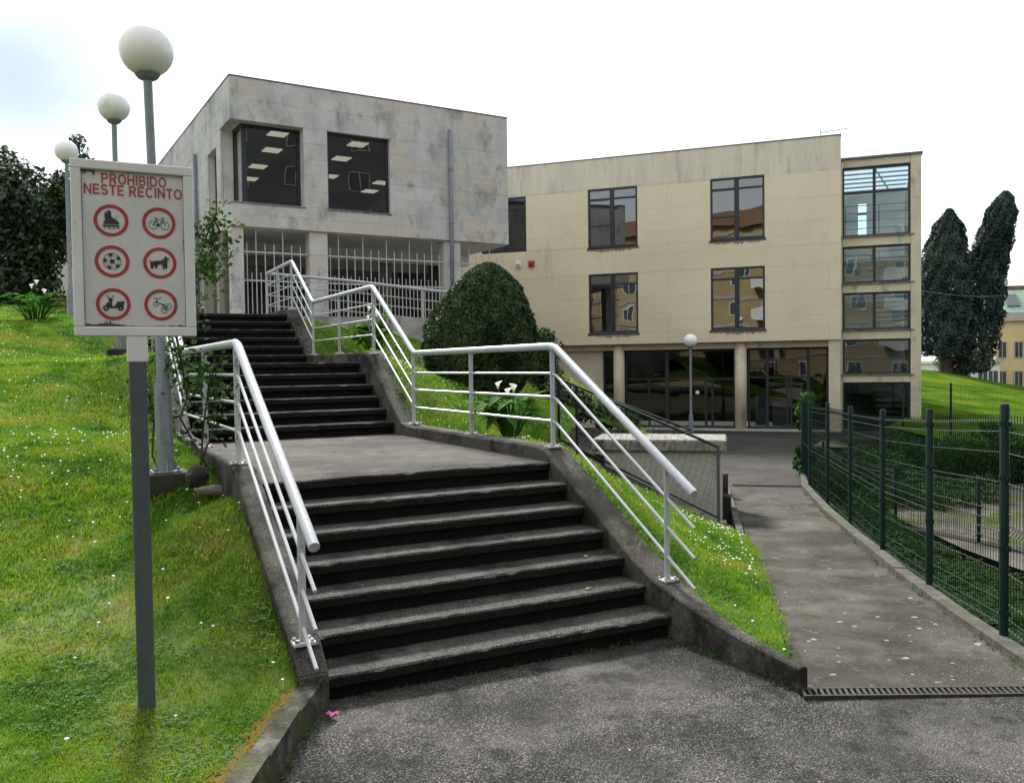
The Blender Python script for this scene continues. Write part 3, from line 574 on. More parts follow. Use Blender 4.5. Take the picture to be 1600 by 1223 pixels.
# ------------------------------------------------------------------ cream building
YA = -.3579
Y = thing('cream_building', 'long cream rendered building with dark paired windows and glazed ground floor', 'building', (7.49,28.5,-.39), YA)
XL, XR, OZ, RZt = -11.5, 3.16, 2.55, 8.97
rows = ((2.96,5.0),(5.92,7.94)); wxs = ((-5.08,-3.34),(-.89,.84)); yh = [(a, b, c, d_) for a, b in wxs for c, d_ in rows]+[(-9.1,-7.37,5.94,7.9)]
yz = [2.55,3.35,4.15,4.95,5.6,6.35,7.1,7.9,8.97]
clad(Y, XL, XR, yz, lambda i: [XL+(2.2 if i % 2 else 4.1)+5.1*k for k in range(5)], yh, 0, .05, 'render_cream', gap=.0014, topmat='render_top')
s = MB()
for (a, b, c, d_) in rect_minus((XL, XR, OZ+.002, RZt-.02), yh): s.box(a, b, .055, .28, c, d_)
part('wall', s, 'cream_dirty', Y)
s = MB(); s.box(XR-.25, XR, .281, 9, OZ, RZt-.02); s.box(XL, XL+.2, .281, 9, -.39, RZt-.02); s.box(XL, XR, 8.8, 9, -.39, RZt-.02); part('side_wall', s, 'render_cream', Y)
s = MB(); s.bbox(XL, XR+.015, -.02, .3, RZt, RZt+.035, .004); s.box(XL, XR, .3, 9, RZt-.2, RZt-.02); s.box(XL,XR-.25,.281,8.8,8.1,8.3); part('roof_edge', s, 'roof_metal', Y)
s = MB(); s.box(XL, XR-.26, .29, 8.8, 5.3, 5.6); s.box(XL, XR-.26, .29, 8.8, 2.56, 2.75); s.box(XL, XR-.26, 5.0, 5.1, 2.75, 8.1); part('floor_slab', s, 'interior', Y)
for (a, b) in wxs:
    for (c, d_) in rows:
        mid = (a+b)/2-.02; t1 = c+(d_-c)*.815
        tr = [(a+.05, mid, t1, .075), (mid, b-.05, t1+.01, .06)]
        if c > 5: tr.append((a+.05, mid, c+(d_-c)*.37, .05))
        window(Y, a, b, c, d_, .05, mull=[(mid,.15)], trans=tr, fr=.065, depth=.09, gl='glass_mirror')
        s = MB(); s.bbox(a-.03, b+.03, -.03, .02, c-.05, c-.004, .006); part('window_sill', s, 'dark_frame', Y)
        # grime run below the sill
        n = 46; xs_ = np.linspace(a-.06, b+.06, n); dz_ = .05+.10*rng.random(n)*np.sin(np.linspace(.15, 3.0, n))
        s = MB(); vs_ = [(x, -.0035, c-.05) for x in xs_]+[(x, -.0035, c-.05-q) for x, q in zip(xs_, dz_)]
        s.add(vs_, [(i, i+1, n+i+1, n+i) for i in range(n-1)]); part('sill_stain', s, 'sill_grime', Y)
window(Y, -9.1, -7.37, 5.94, 7.9, .05, mull=[(-8.2,.12)], trans=[(-8.1,-7.42,7.5,.06)], fr=.065, depth=.09)
# ground floor: columns, glazing, wall, step
for xc in (-4.11,.03):
    s = MB(); s.tube([(xc,.34,-.39),(xc,.34,OZ+.01)], .195, 20); part('column', s, 'cream_dirty', Y, smooth=True)
s = MB(); s.bbox(2.78,3.13,.06,.5,-.39,OZ-.002,.01); part('column', s, 'cream_dirty', Y)
s = MB(); s.bbox(XL, XR-.02, .30, .62, 2.34, OZ-.001, .006); part('beam', s, 'cream_dirty', Y)
s = MB(); s.box(XL+.21, -4.72, .46, .66, -.39, 2.339); part('ground_wall', s, 'cream_dirty', Y)
window(Y, -4.715, -4.3, -.34, 2.335, .55, fr=.06, gl='glass_dark')
wA = window(Y, -3.93, -.16, -.34, 2.335, .56, mull=[(-2.47,.13)], trans=[(-3.87,-2.47,1.33,.06),(-2.47,-.22,1.32,.06)], fr=.07, gl='glass_dark')
for x in (-3.1,-1.15,-.93): s = MB(); s.bbox(x-.04, x+.04, .53, .585, -.27, 1.29, .004); part('door_stile', s, 'dark_frame', wA)
s = MB(); s.box(-1.49,-1.37,.505,.512,.82,.92); part('notice', s, 'paper', wA)
wB = window(Y, .23, 2.775, -.34, 2.335, .56, mull=[(.86,.10),(2.15,.10)], trans=[(.30,.86,1.36,.06),(.86,2.15,1.36,.06),(2.15,2.7,1.36,.06)], fr=.07, gl='glass_dark')
for x in (1.50,1.62): s = MB(); s.bbox(x-.035, x+.035, .53, .585, -.27, 1.33, .004); part('door_stile', s, 'dark_frame', wB)
s = MB(); s.box(1.66,2.08,1.6,1.62,1.42,2.0); part('red_poster', s, 'red_plastic', Y)
s = MB(); s.box(.4,.8,1.4,1.5,-.3,.75); s.box(.98,1.42,1.2,1.25,-.3,.55); part('inner_screen', s, 'interior_pale', Y)
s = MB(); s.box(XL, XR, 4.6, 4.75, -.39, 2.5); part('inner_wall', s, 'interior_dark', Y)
s = MB(); s.bbox(-4.6, 3.16, -.25, 1.6, -.45, -.345, .01); part('door_step', s, 'concrete', Y)
# glazed stair tower at the right end
TX0, TX1, TY = 3.165, 5.50, .5
TT = thing('glazed_stair_tower', 'glazed stair tower with cream frame at the right end of the cream building', 'building', (7.49,28.5,-.39), YA)
s = MB(); s.bbox(5.20,TX1,TY,TY+.35,-.39,8.275,.01); s.bbox(3.0,3.2,TY+.02,TY+.3,-.39,8.275,.01); part('pillar', s, 'cream_dirty', TT)
for (a, b) in ((8.03,8.275),(5.52,5.82),(4.04,4.33),(2.55,2.84),(1.18,1.43)):
    s = MB(); s.bbox(3.21,5.195,TY+.02,TY+.3,a,b,.008); part('floor_band', s, 'cream_dirty', TT)
    s = MB(); s.bbox(3.15,5.30,TY-.05,TY+.05,b-.02,b+.012,.005); part('ledge', s, 'coping', TT) if a < 8 else None
s = MB(); s.box(3.1,5.54,TY-.06,TY+.4,8.278,8.34); part('roof_edge', s, 'roof_metal', TT)
win = [(5.83,8.03,[(3.205,5.19,7.23,.07)]),(4.345,5.52,[]),(2.853,4.04,[]),(1.44,2.55,[]),(-.33,1.18,[])]
for i, (a, b, tr) in enumerate(win): window(TT, 3.205, 5.195, a, b, TY+.13, mull=[(4.15,.09)] if i < 3 else [], trans=tr, fr=.06, gl='glass_clear' if i < 3 else 'glass_dark')
s = MB(); s.box(3.17,3.2,TY+.31,6.5,-.39,8.0); part('inner_wall', s, 'interior_pale', TT)
# rear wall with a narrow bright window slot, and glazed flank on the right
s = MB()
for (a, b, c, d_) in rect_minus((3.21,5.5,-.39,8.2), [(3.80,4.10,6.2,7.8)]): s.box(a, b, 6.0, 6.2, c, d_)
part('rear_wall', s, 'interior_pale', TT)
s = MB(); s.add([(3.78,6.1,6.2),(4.12,6.1,6.2),(4.12,6.1,7.8),(3.78,6.1,7.8)], [(0,1,2,3)]); part('pane', s, 'glass_clear', TT)
s = MB(); s.bbox(3.78,4.12,6.05,6.12,7.36,7.42,.004); part('transom', s, 'dark_frame', TT)
for y in (1.6,2.6,3.6,4.6,5.6):
    s = MB(); s.bbox(5.38,5.46,y-.04,y+.04,-.39,8.2,.004); part('mullion', s, 'cream_dirty', TT)
for a, b in zip((.86,1.64,2.64,3.64,4.64),(1.56,2.56,3.56,4.56,5.56)):
    s = MB(); s.add([(5.42,a,-.3),(5.42,b,-.3),(5.42,b,8.18),(5.42,a,8.18)], [(0,1,2,3)]); part('pane', s, 'glass_clear', TT)
for y in (1.1,1.9,2.7,3.5,4.3,5.1,5.9):
    s = MB(); zr = 8.26; s.bbox(3.21,5.4,y-.04,y+.04,zr-.06,zr-.01,.004); part('roof_rafter', s, 'galvanised', TT)
s = MB(); s.add([(3.2,.85,8.26),(5.5,.85,8.26),(5.5,6.2,8.262),(3.2,6.2,8.262)], [(0,1,2,3)]); part('roof_pane', s, 'glass_roof', TT)
s = MB(); s.tube([(4.1,.9,8.14),(4.9,5.9,8.14)], .03, 6); part('roof_brace', s, 'galvanised', TT)
# stair inside the tower
for k, (z0, up_) in enumerate(((-.39,1),(1.3,-1),(2.7,1),(4.18,-1))):
    xa = 3.3 if up_ < 0 else 4.3
    for j in range(8):
        z = z0+(j+1)*.185; s = MB(); s.bbox(xa, xa+.95, (1.6+.32*j) if up_ > 0 else (4.2-.32*j), (1.96+.32*j) if up_ > 0 else (4.56-.32*j), z-.06, z, .006); part('inner_step', s, 'interior_pale', TT)
    s = MB(); y0, y1 = (1.6, 4.3) if up_ > 0 else (4.4, 1.7)
    for hh in (.5,.7,.95): s.tube([(xa+.9,y0,z0+hh+.1),(xa+.9,y1,z0+1.5+hh)], .018, 6)
    part('inner_handrail', s, 'galvanised', TT)
for z in (1.2,2.6,4.08,5.56):
    s = MB(); s.box(3.21,5.38,4.6,6.0,z-.1,z+.06); part('inner_landing', s, 'interior_pale', TT)
for z in (4.4,2.9,5.88):
    s = MB()
    for hh in (.25,.5,.75,.98): s.tube([(3.25,TY+.42,z+hh),(5.3,TY+.42,z+hh)], .013, 6)
    for x in (3.3,4.3,5.25): s.tube([(x,TY+.42,z),(x,TY+.42,z+.98)], .015, 6)
    part('inner_handrail', s, 'galvanised', TT)
# things fixed on the cream wall and roof
def yw(u, v, z): return (7.49+u*math.cos(YA)-v*math.sin(YA), 28.5+u*math.sin(YA)+v*math.cos(YA), z)
for u, mn, nm, lb in ((-7.67,'white_plastic','alarm_box','small white alarm box on the cream wall'),(-7.18,'red_plastic','alarm_box','small red alarm box on the cream wall')):
    o = thing(nm, lb, 'alarm', yw(u,-.04,5.38), YA, 'alarm boxes on the cream wall')
    s = MB(); s.bbox(-.11,.11,-.06,.038,0,.22,.02); part('box', s, mn, o, abs_z=False); s = MB(); s.bbox(-.08,.08,-.075,-.061,.05,.10,.005); part('front_plate', s, 'dark_frame' if mn[0] == 'r' else 'galvanised', o, abs_z=False)
o = thing('antenna', 'thin television antenna on the roof of the cream building', 'antenna', yw(2.55,1.2,8.95), YA)
s = MB(); s.tube([(0,0,-.15),(0,0,.55)], .016, 6); part('mast', s, 'galvanised', o, abs_z=False)
s = MB(); s.tube([(0,0,.45),(.85,0,.5)], .012, 6); part('boom', s, 'galvanised', o, abs_z=False)
for k in range(7): s = MB(); x = .05+.12*k; s.tube([(x,-.16,.453+x*.058),(x,.16,.453+x*.058)], .006, 5); part('element', s, 'galvanised', o, abs_z=False)

exec_later = []
# ------------------------------------------------------------------ prohibition sign
SGA = .455
S = thing('prohibition_sign', 'white sign board on a grey post listing six prohibited things in red rings', 'sign', (-1.825,4.22,.12), SGA)
SW, SH, SZ = .545, .835, 2.04
s = MB(); s.bbox(-.040,.040,-.022,.022,.0,1.90,.004); part('post', s, 'grey_post', S, abs_z=True)
S.location.z = .12; 
def spart(name, mb, mt, par=S): return part(name, mb, mt, par, abs_z=False)
for ch in list(S.children): bpy.data.objects.remove(ch)
s = MB(); s.bbox(-.040,.040,-.020,.020,-.12,1.80,.004); spart('post', s, 'grey_post')
zb = SZ-.12
s = MB(); s.bbox(-.047,.047,-.026,.026,1.795,zb+.03,.004); spart('post_cap', s, 'sign_frame')
fb = .046; x0, x1 = -SW/2, SW/2
s = MB(); s.bbox(x0+.01,x1-.01,-.012,.02,zb+.01,zb+SH-.01,.003); board = spart('board', s, 'sign_white')
s = MB(); s.bbox(x0,x1,-.030,.024,zb,zb+fb,.005); s.bbox(x0,x1,-.030,.024,zb+SH-fb,zb+SH,.005); s.bbox(x0,x0+fb,-.0295,.024,zb+fb-.002,zb+SH-fb+.002,.005); s.bbox(x1-fb,x1,-.0295,.024,zb+fb-.002,zb+SH-fb+.002,.005)
spart('frame', s, 'sign_frame')
# grime gathered in the inner corner of the frame
s = MB(); yb = -.0135
def grime_edge(p, q, depth, n=60):
    P, Q = np.array(p, float), np.array(q, float); d_ = (Q-P)/np.linalg.norm(Q-P); nn = np.array([-d_[1], d_[0]]); vs_ = []
    h = depth*(.25+.75*rng.random(n)*(.5+.5*np.sin(np.linspace(0,9,n)+rng.uniform(0,6))))
    for i in range(n):
        a = P+(Q-P)*i/(n-1); b = a+nn*h[i]; vs_ += [(a[0],yb,a[1]),(b[0],yb,b[1])]
    s.add(vs_, [(2*i,2*i+2,2*i+3,2*i+1) for i in range(n-1)])
xi0, xi1, zi0, zi1 = x0+fb+.001, x1-fb-.001, zb+fb+.001, zb+SH-fb-.001
grime_edge((xi0,zi0),(xi1,zi0),.012); grime_edge((xi0,zi0),(xi0+.17,zi0),.035); grime_edge((xi1,zi0),(xi1,zi1),.004); grime_edge((xi0,zi1),(xi0,zi0),.004); grime_edge((xi1,zi1),(xi0,zi1),.004); grime_edge((xi0+.06,zi1),(xi0,zi1),.032,16)
spart('frame_grime', s, 'grime')
def arc(cx_, cy_, rx, ry, a0, a1, n=14): return [(cx_+rx*math.cos(R(a0+(a1-a0)*k/n)), cy_+ry*math.sin(R(a0+(a1-a0)*k/n))) for k in range(n+1)]
GL = {'P': (.70, [[(.085,0),(.085,1)], [(.085,.915),(.38,.915)]+arc(.38,.70,.235,.215,90,-90)+[(.085,.485)]]), 'O': (.82, [arc(.41,.5,.325,.43,0,360,28)]),
      'H': (.74, [[(.085,0),(.085,1)], [(.655,0),(.655,1)], [(.085,.5),(.655,.5)]]), 'I': (.18, [[(.09,0),(.09,1)]]),
      'B': (.70, [[(.085,0),(.085,1)], [(.085,.915),(.36,.915)]+arc(.36,.715,.2,.2,90,-90)+[(.085,.515)], [(.36,.515)]+arc(.38,.30,.235,.215,90,-90)+[(.085,.085)]]),
      'D': (.76, [[(.085,0),(.085,1)], [(.085,.915),(.32,.915)]+arc(.32,.5,.355,.415,90,-90)+[(.085,.085)]]), 'N': (.74, [[(.085,0),(.085,1)], [(.655,0),(.655,1)], [(.11,.93),(.63,.07)]]),
      'E': (.64, [[(.085,0),(.085,1)], [(.085,.915),(.62,.915)], [(.085,.5),(.57,.5)], [(.085,.085),(.62,.085)]]), 'T': (.66, [[(0,.915),(.66,.915)], [(.33,.915),(.33,0)]]),
      'S': (.68, [arc(.34,.71,.25,.205,20,270)+arc(.34,.295,.255,.21,90,-160)[1:]]), 'C': (.78, [arc(.41,.5,.325,.43,42,318,24)])}
GL['R'] = (.72, GL['P'][1]+[[(.36,.47),(.63,0)]])
def text_mesh(body, xa, xb, za, zb_):
    q = MB(); x = 0; k = 0; P = []
    for ch in body:
        if ch == ' ': x += .36; continue
        w_, st = GL[ch]
        for pl in st:
            p = np.array(pl); dd = np.gradient(p, axis=0) if len(p) > 2 else np.tile(p[1]-p[0], (2,1)); dd = dd/np.linalg.norm(dd, axis=1)[:,None]; nn = np.stack([-dd[:,1], dd[:,0]], 1)*.085; k += 1; vs_ = []
            for a_, b_ in zip(p-nn, p+nn): vs_ += [(a_[0]+x, -.0142-.00004*(k % 6), a_[1]), (b_[0]+x, -.0142-.00004*(k % 6), b_[1])]
            q.add(vs_, [(2*i, 2*i+2, 2*i+3, 2*i+1) for i in range(len(p)-1)])
        x += w_+.13
    L_ = x-.13; q.v = [(xa+v[0]/L_*(xb-xa), v[1], za+v[2]*(zb_-za)) for v in q.v]; return q
fx = lambda f: x0+f*SW
fz = lambda f: zb+SH*(1-f)
spart('lettering', text_mesh('PROHIBIDO', fx(.245), fx(.775), fz(.1275), fz(.068)), 'sign_text_red', board)
spart('lettering', text_mesh('NESTE RECINTO', fx(.105), fx(.905), fz(.192), fz(.132)), 'sign_text_red', board)
def ngon(q, pts, yy): q.add([(x, yy, z) for x, z in pts], [tuple(range(len(pts)))])
def ring(q, c, r0, r1, yy, seg=40, a0=0, a1=2*PI):
    full = abs(a1-a0-2*PI) < 1e-6; n = seg if full else seg+1; vs_ = []
    for j in range(n):
        t = a0+(a1-a0)*j/seg; vs_ += [(c[0]+r0*math.cos(t), yy, c[1]+r0*math.sin(t)), (c[0]+r1*math.cos(t), yy, c[1]+r1*math.sin(t))]
    q.add(vs_, [(2*j, 2*((j+1) % n), 2*((j+1) % n)+1, 2*j+1) for j in range(seg)])
def seg2(q, a, b, w_, yy):
    a, b = np.array(a), np.array(b); d_ = (b-a)/np.linalg.norm(b-a); nn = np.array([-d_[1], d_[0]])*w_/2; ngon(q, [a-nn, b-nn, b+nn, a+nn], yy)
def earclip(q, pts, yy):
    bm = bmesh.new(); vs_ = [bm.verts.new((x, 0, z)) for x, z in pts]; bm.faces.new(vs_); bmesh.ops.triangulate(bm, faces=bm.faces[:], ngon_method='EAR_CLIP'); bm.verts.index_update()
    q.add([(v.co.x, yy, v.co.z) for v in bm.verts], [[v.index for v in f.verts] for f in bm.faces]); bm.free()
def pic_skate(q, y):
    earclip(q, [(-.36,.60),(-.30,.44),(-.20,.62),(-.06,.66),(.0,.56),(-.02,.36),(.02,.16),(.16,.06),(.36,.0),(.46,-.1),(.44,-.24),(-.44,-.24),(-.46,-.12),(-.36,-.02),(-.38,.3)], y)
    ngon(q, [(-.50,-.38),(.48,-.38),(.48,-.29),(-.50,-.29)], y)
    for x in (-.38,-.12,.14,.40): ring(q, (x,-.46), .045, .075, y, 14)
def pic_bike(q, y):
    A, B = (-.36,-.14), (.37,-.16)
    for c in (A, B): ring(q, c, .235, .27, y, 28); ring(q, c, 0, .04, y, 8)
    bb = (-.02,-.14); st = (-.14,.20); hd = (.26,.20)
    for a, b in ((A,bb),(bb,st),(A,st),(st,hd),(bb,hd),(hd,B),(hd,(.24,.33)),(st,(-.17,.29))): seg2(q, a, b, .035, y)
    seg2(q, (-.27,.30), (-.08,.30), .05, y); seg2(q, (.10,.34), (.30,.33), .035, y); seg2(q, (.30,.33), (.34,.26), .03, y); ring(q, bb, 0, .08, y, 10)
def pic_ball(q, y):
    ring(q, (0,0), .50, .53, y, 36); pent = lambda r, a, c=(0,0): [(c[0]+r*math.cos(a+2*PI*k/5), c[1]+r*math.sin(a+2*PI*k/5)) for k in range(5)]
    ngon(q, pent(.17, PI/2+.2), y)
    for k in range(5):
        a = PI/2+.2+2*PI*k/5; seg2(q, (.17*math.cos(a), .17*math.sin(a)), (.33*math.cos(a), .33*math.sin(a)), .025, y)
        w0 = .30; ngon(q, [(.52*math.cos(a-w0), .52*math.sin(a-w0)), (.52*math.cos(a), .52*math.sin(a)), (.52*math.cos(a+w0), .52*math.sin(a+w0)), (.37*math.cos(a+.26), .37*math.sin(a+.26)), (.31*math.cos(a), .31*math.sin(a)), (.37*math.cos(a-.26), .37*math.sin(a-.26))], y)
        a2 = a+PI/5; seg2(q, (.37*math.cos(a+.26), .37*math.sin(a+.26)), (.37*math.cos(a2+.37), .37*math.sin(a2+.37)), .022, y)
def pic_dog(q, y):
    earclip(q, [(-.66,.26),(-.60,.14),(-.44,.06),(-.34,.13),(-.10,.15),(.12,.18),(.24,.28),(.30,.38),(.335,.50),(.39,.40),(.47,.37),(.58,.30),(.585,.23),(.46,.21),(.40,.14),(.36,.00),(.355,-.16),(.375,-.30),(.43,-.36),(.33,-.365),(.29,-.16),(.25,-.14),(.235,-.32),(.28,-.39),(.175,-.39),(.155,-.14),(.06,-.07),(-.14,-.06),(-.20,-.12),(-.25,-.20),(-.17,-.33),(-.27,-.35),(-.335,-.20),(-.38,-.14),(-.46,-.23),(-.49,-.34),(-.43,-.385),(-.56,-.385),(-.575,-.22),(-.47,-.06),(-.46,.0),(-.58,.06),(-.64,.13)], y)
def pic_moped(q, y):
    earclip(q, [(-.28,.36),(-.16,.40),(-.06,.30),(-.14,.06),(-.08,-.12),(.10,-.12),(.16,.04),(.22,.16),(.64,.20),(.66,.08),(.60,.0),(.58,-.2),(.10,-.26),(-.26,-.24),(-.34,-.12),(-.46,-.10),(-.40,.06),(-.24,.14)], y)
    for c in ((-.44,-.26),(.42,-.24)): ring(q, c, .07, .18, y, 20)
    seg2(q, (-.20,.38), (-.32,.50), .03, y); seg2(q, (-.12,.38), (-.02,.48), .03, y); ring(q, (-.34,.52), 0, .05, y, 8); ring(q, (0,.50), 0, .05, y, 8); seg2(q, (-.32,.30), (-.02,.34), .05, y)
def pic_trike(q, y):
    for c, r_ in (((-.32,.06),.16),((.46,-.10),.20),((.18,-.34),.20)): ring(q, c, r_-.035, r_, y, 22)
    for a, b in (((-.32,.06),(-.22,.40)),((-.22,.40),(-.40,.46)),((-.22,.40),(-.06,.44)),((-.06,.44),(.0,.52)),((-.40,.46),(-.44,.38)),((-.26,.24),(.12,-.02)),((.12,-.02),(.46,-.10)),((.12,-.02),(.18,-.34)),((.46,-.10),(.18,-.34))): seg2(q, a, b, .04, y)
    ngon(q, [(-.02,.10),(.24,.02),(.20,-.06),(-.04,.04)], y)
RR = .076
for (cx_, cz_), fn in zip(((.315,.337),(.705,.337),(.315,.570),(.705,.570),(.315,.815),(.705,.815)), (pic_skate, pic_bike, pic_ball, pic_dog, pic_moped, pic_trike)):
    c = (fx(cx_), fz(cz_)); q = MB(); ring(q, c, RR*.80, RR, -.0145, 44); rg = spart('red_ring', q, 'sign_red', board)
    q = MB(); fn(q, -.0145); q.v = [(c[0]+x*RR*.98, yy, c[1]+z*RR*.98) for x, yy, z in q.v]; spart('pictogram', q, 'sign_black', rg)

# ------------------------------------------------------------------ globe lamps
def lamp(loc, label, H=3.3, plinth=.2, rg=.205, simple=False, lean=(0,0)):
    o = thing('globe_lamp', label, 'street lamp', loc, SA if not simple else YA, 'white globe lamps')
    if plinth:
        s = MB(); s.bbox(-.17,.17,-.17,.17,-.35,0,.012); part('plinth', s, 'dark_concrete', o, abs_z=False)
    s = MB(); s.bbox(-.11,.11,-.11,.11,0,.015,.004)
    for a in (-1,1):
        for b in (-1,1): s.lathe([(.014,.015),(.014,.04),(.006,.045)], 6, (a*.085,b*.085))
    for a in range(4):
        t = a*PI/2; c, d_ = math.cos(t), math.sin(t); s.hexa([(c*.05-d_*.006,d_*.05+c*.006,.015),(c*.05+d_*.006,d_*.05-c*.006,.015),(c*.10+d_*.006,d_*.10-c*.006,.015),(c*.10-d_*.006,d_*.10+c*.006,.015),(c*.05-d_*.006,d_*.05+c*.006,.12),(c*.05+d_*.006,d_*.05-c*.006,.12),(c*.055+d_*.006,d_*.055-c*.006,.12),(c*.055-d_*.006,d_*.055+c*.006,.12)])
    part('base_plate', s, 'galvanised', o, abs_z=False)
    s = MB(); s.lathe([(.066,.012),(.066,.66),(.060,.70),(.036,.80),(.034,H-.36),(.034,H-.20)], 20); p_ = part('pole', s, 'galvanised', o, abs_z=False); smooth_by_angle(p_)
    if not simple:
        s = MB()
        for z in (.22,.58): s.lathe([(.0675,z),(.0675,z+.008)], 20)
        s.box(-.035,.035,-.0685,-.05,.24,.56); part('access_door', s, 'galvanised', p_, abs_z=False)
    s = MB(); s.lathe([(.036,H-.235),(.075,H-.215),(.097,H-.185),(.097,H-.17)], 24); smooth_by_angle(part('collar', s, 'galvanised', o, abs_z=False), 30)
    s = MB(); pr = [(rg*math.cos(t), H+rg*math.sin(t)*.97) for t in np.linspace(-1.08, PI/2-.02, 22)]; s.lathe(pr, 32); part('globe', s, 'globe', o, smooth=True, abs_z=False)
    o.rotation_euler = (lean[0], lean[1], o.rotation_euler[2]); return o
lamp((-2.80,6.95,1.055), 'tall white globe lamp on a dark plinth just behind the sign', H=3.35, lean=(R(-.2), R(-1.1)))
lamp((-5.38,11.9,2.17), 'white globe lamp half way up the lawn, second from the stairs foot')
lamp((-8.33,16.4,2.72), 'white globe lamp highest on the lawn, half hidden by the sign')
lamp((5.32,25.7,-.385), 'slim white globe lamp in front of the glazed entrance', H=2.92, plinth=0, simple=True)

# ------------------------------------------------------------------ green welded mesh fences
def mesh_panel(A, B, H, vs=.05, rv=.0026, rh=.0034, rods=(.04,.2,.4,.6,.8,1.0,1.2,1.42), folds=((.03,.10),(.66,.73),(1.34,1.41)), seg=3, z_off=.05):
    A, B = np.array(A, float), np.array(B, float); L_ = np.linalg.norm(B[:2]-A[:2]); d_ = (B-A)/L_; nn = np.array([d_[1], -d_[0], 0]); q = MB()
    prof = [(z_off, 0)]
    for a, b in folds: prof += [(a+.0, 0), ((a+b)/2, .028), (b, 0)]
    prof += [(H-.02, 0)]; prof = sorted(set(p for p in prof if p[0] <= H))
    for k in range(int(L_/vs)+1):
        c = A+d_*(k*vs); q.tube([c+np.array([0,0,z])+nn*o for z, o in prof], rv, seg, caps=False)
    hz_ = list(rods)+[x for f in folds for x in f]
    for z in hz_: q.tube([A+[0,0,z]+nn*.004, B+[0,0,z]+nn*.004], rh, 4, caps=False)
    return q
def green_fence(label, pts, H, group, post_r=.03, panels=None, **kw):
    o = thing('wire_fence', label, 'fence', (*pts[0][:2], pts[0][2]), 0, group); b = np.array(pts[0], float)
    P = [np.array(p, float)-b for p in pts]
    for i, p in enumerate(P):
        s = MB(); s.tube([p+[0,0,-.25], p+[0,0,H+.03], p+[0,0,H+.045]], [post_r,post_r,post_r*.8], 10); po = part('post', s, 'green_fence', o, abs_z=False); smooth_by_angle(po)
        s = MB()
        for z in (.12,.55,1.02,1.38):
            if z < H: s.lathe([(post_r+.004,p[2]+z),(post_r+.004,p[2]+z+.03)], 10, (p[0],p[1])); s.box(p[0]-.012,p[0]+.012,p[1]-post_r-.03,p[1]-post_r,p[2]+z,p[2]+z+.028)
        part('clamp', s, 'green_fence', po, abs_z=False)
    for i in range(len(P)-1): part('mesh_panel', mesh_panel(P[i], P[i+1], H, **kw), 'green_fence', o, abs_z=False, kind='stuff')
    return o
FP = [(2.94,3.9,.05),(3.27,5.73,.05),(3.57,7.38,-.07),(3.92,9.13,-.17),(4.38,11.18,-.24),(4.78,13.08,-.28),(5.24,15.2,-.35),(5.72,17.0,-.37)]
green_fence('dark green welded mesh fence along the right edge of the footpath', FP, 1.48, 'green mesh fences')
GF = [(8.1,11.7,-1.0),(7.25,13.4,-1.0),(6.62,14.9,-.98),(6.45,16.8,-.95),(6.7,18.6,-.9)]
green_fence('low green mesh fence on the dark garden wall beside the gravel yard', GF, 1.0, 'green mesh fences', rods=(.04,.25,.5,.75,.95), folds=((.05,.11),(.85,.92)), seg=3)
RF = [(11.45,25.3,-.1),(12.2,24.0,-.02),(14.5,23.0,-.15),(16.8,22.0,-.2),(19.2,21.0,-.3)]
green_fence('green mesh fence at the foot of the grassy hill', RF, 1.2, 'green mesh fences', rods=(.04,.4,.8,1.18), folds=((.05,.11),(1.05,1.12)), seg=3, vs=.06)
Tw = thing('garden_wall', 'dark low concrete wall under the garden fence beside the gravel', 'wall', (8.1,11.7,-1.6))
for a, b in zip(GF[:-1], GF[1:]):
    a, b = np.array(a[:2])-[8.1,11.7], np.array(b[:2])-[8.1,11.7]; d_ = (b-a)/np.linalg.norm(b-a); nn = np.array([-d_[1], d_[0]])*.09
    s = MB(); c = [(*(a-nn),0),(*(b-nn),0),(*(b+nn),0),(*(a+nn),0)]; s.hexa(c+[(x, y, .62) for x, y, _ in c]); part('wall_section', s, 'dark_concrete', Tw, abs_z=False)
# concrete edging under the fence and along the grass on the other side
def edging(label, pts, w_, h, mname, seglen=1.0):
    o = thing('path_kerb', label, 'kerb', (*pts[0], path_z(pts[0][1])-.1)); P = np.array(pts, float); acc = [P[0]]
    for a, b in zip(P[:-1], P[1:]):
        k = max(1, int(np.linalg.norm(b-a)/seglen)); acc += [a+(b-a)*t/k for t in range(1, k+1)]
    zb_ = path_z(pts[0][1])-.1
    for a, b in zip(acc[:-1], acc[1:]):
        d_ = (b-a)/np.linalg.norm(b-a); nn = np.array([d_[1], -d_[0]])*w_; a2, b2 = a+d_*.004, b-d_*.004; za, zc = path_z(a[1])+h-zb_+rng.uniform(-.006,.006), path_z(b[1])+h-zb_+rng.uniform(-.006,.006)
        q = lambda p, z: (p[0]-pts[0][0], p[1]-pts[0][1], z)
        s = MB(); s.hexa([q(a2,-.25),q(a2+nn,-.25),q(b2+nn,-.25),q(b2,-.25),q(a2,za),q(a2+nn,za),q(b2+nn,zc),q(b2,zc)]); part('kerb_stone', s, mname, o, abs_z=False)
edging('mossy concrete kerb under the green fence along the footpath', [(x-.03, y) for x, y in PR[:7]]+[(5.70,17.1)], .12, .055, 'kerb_concrete', 1.4)
edging('thin mossy kerb between footpath and the right-hand grass', [(1.545,5.0)]+[(x-.07, y) for x, y in PL[2:6]]+[(3.75,15.3)], .08, .045, 'kerb_concrete', 1.2)

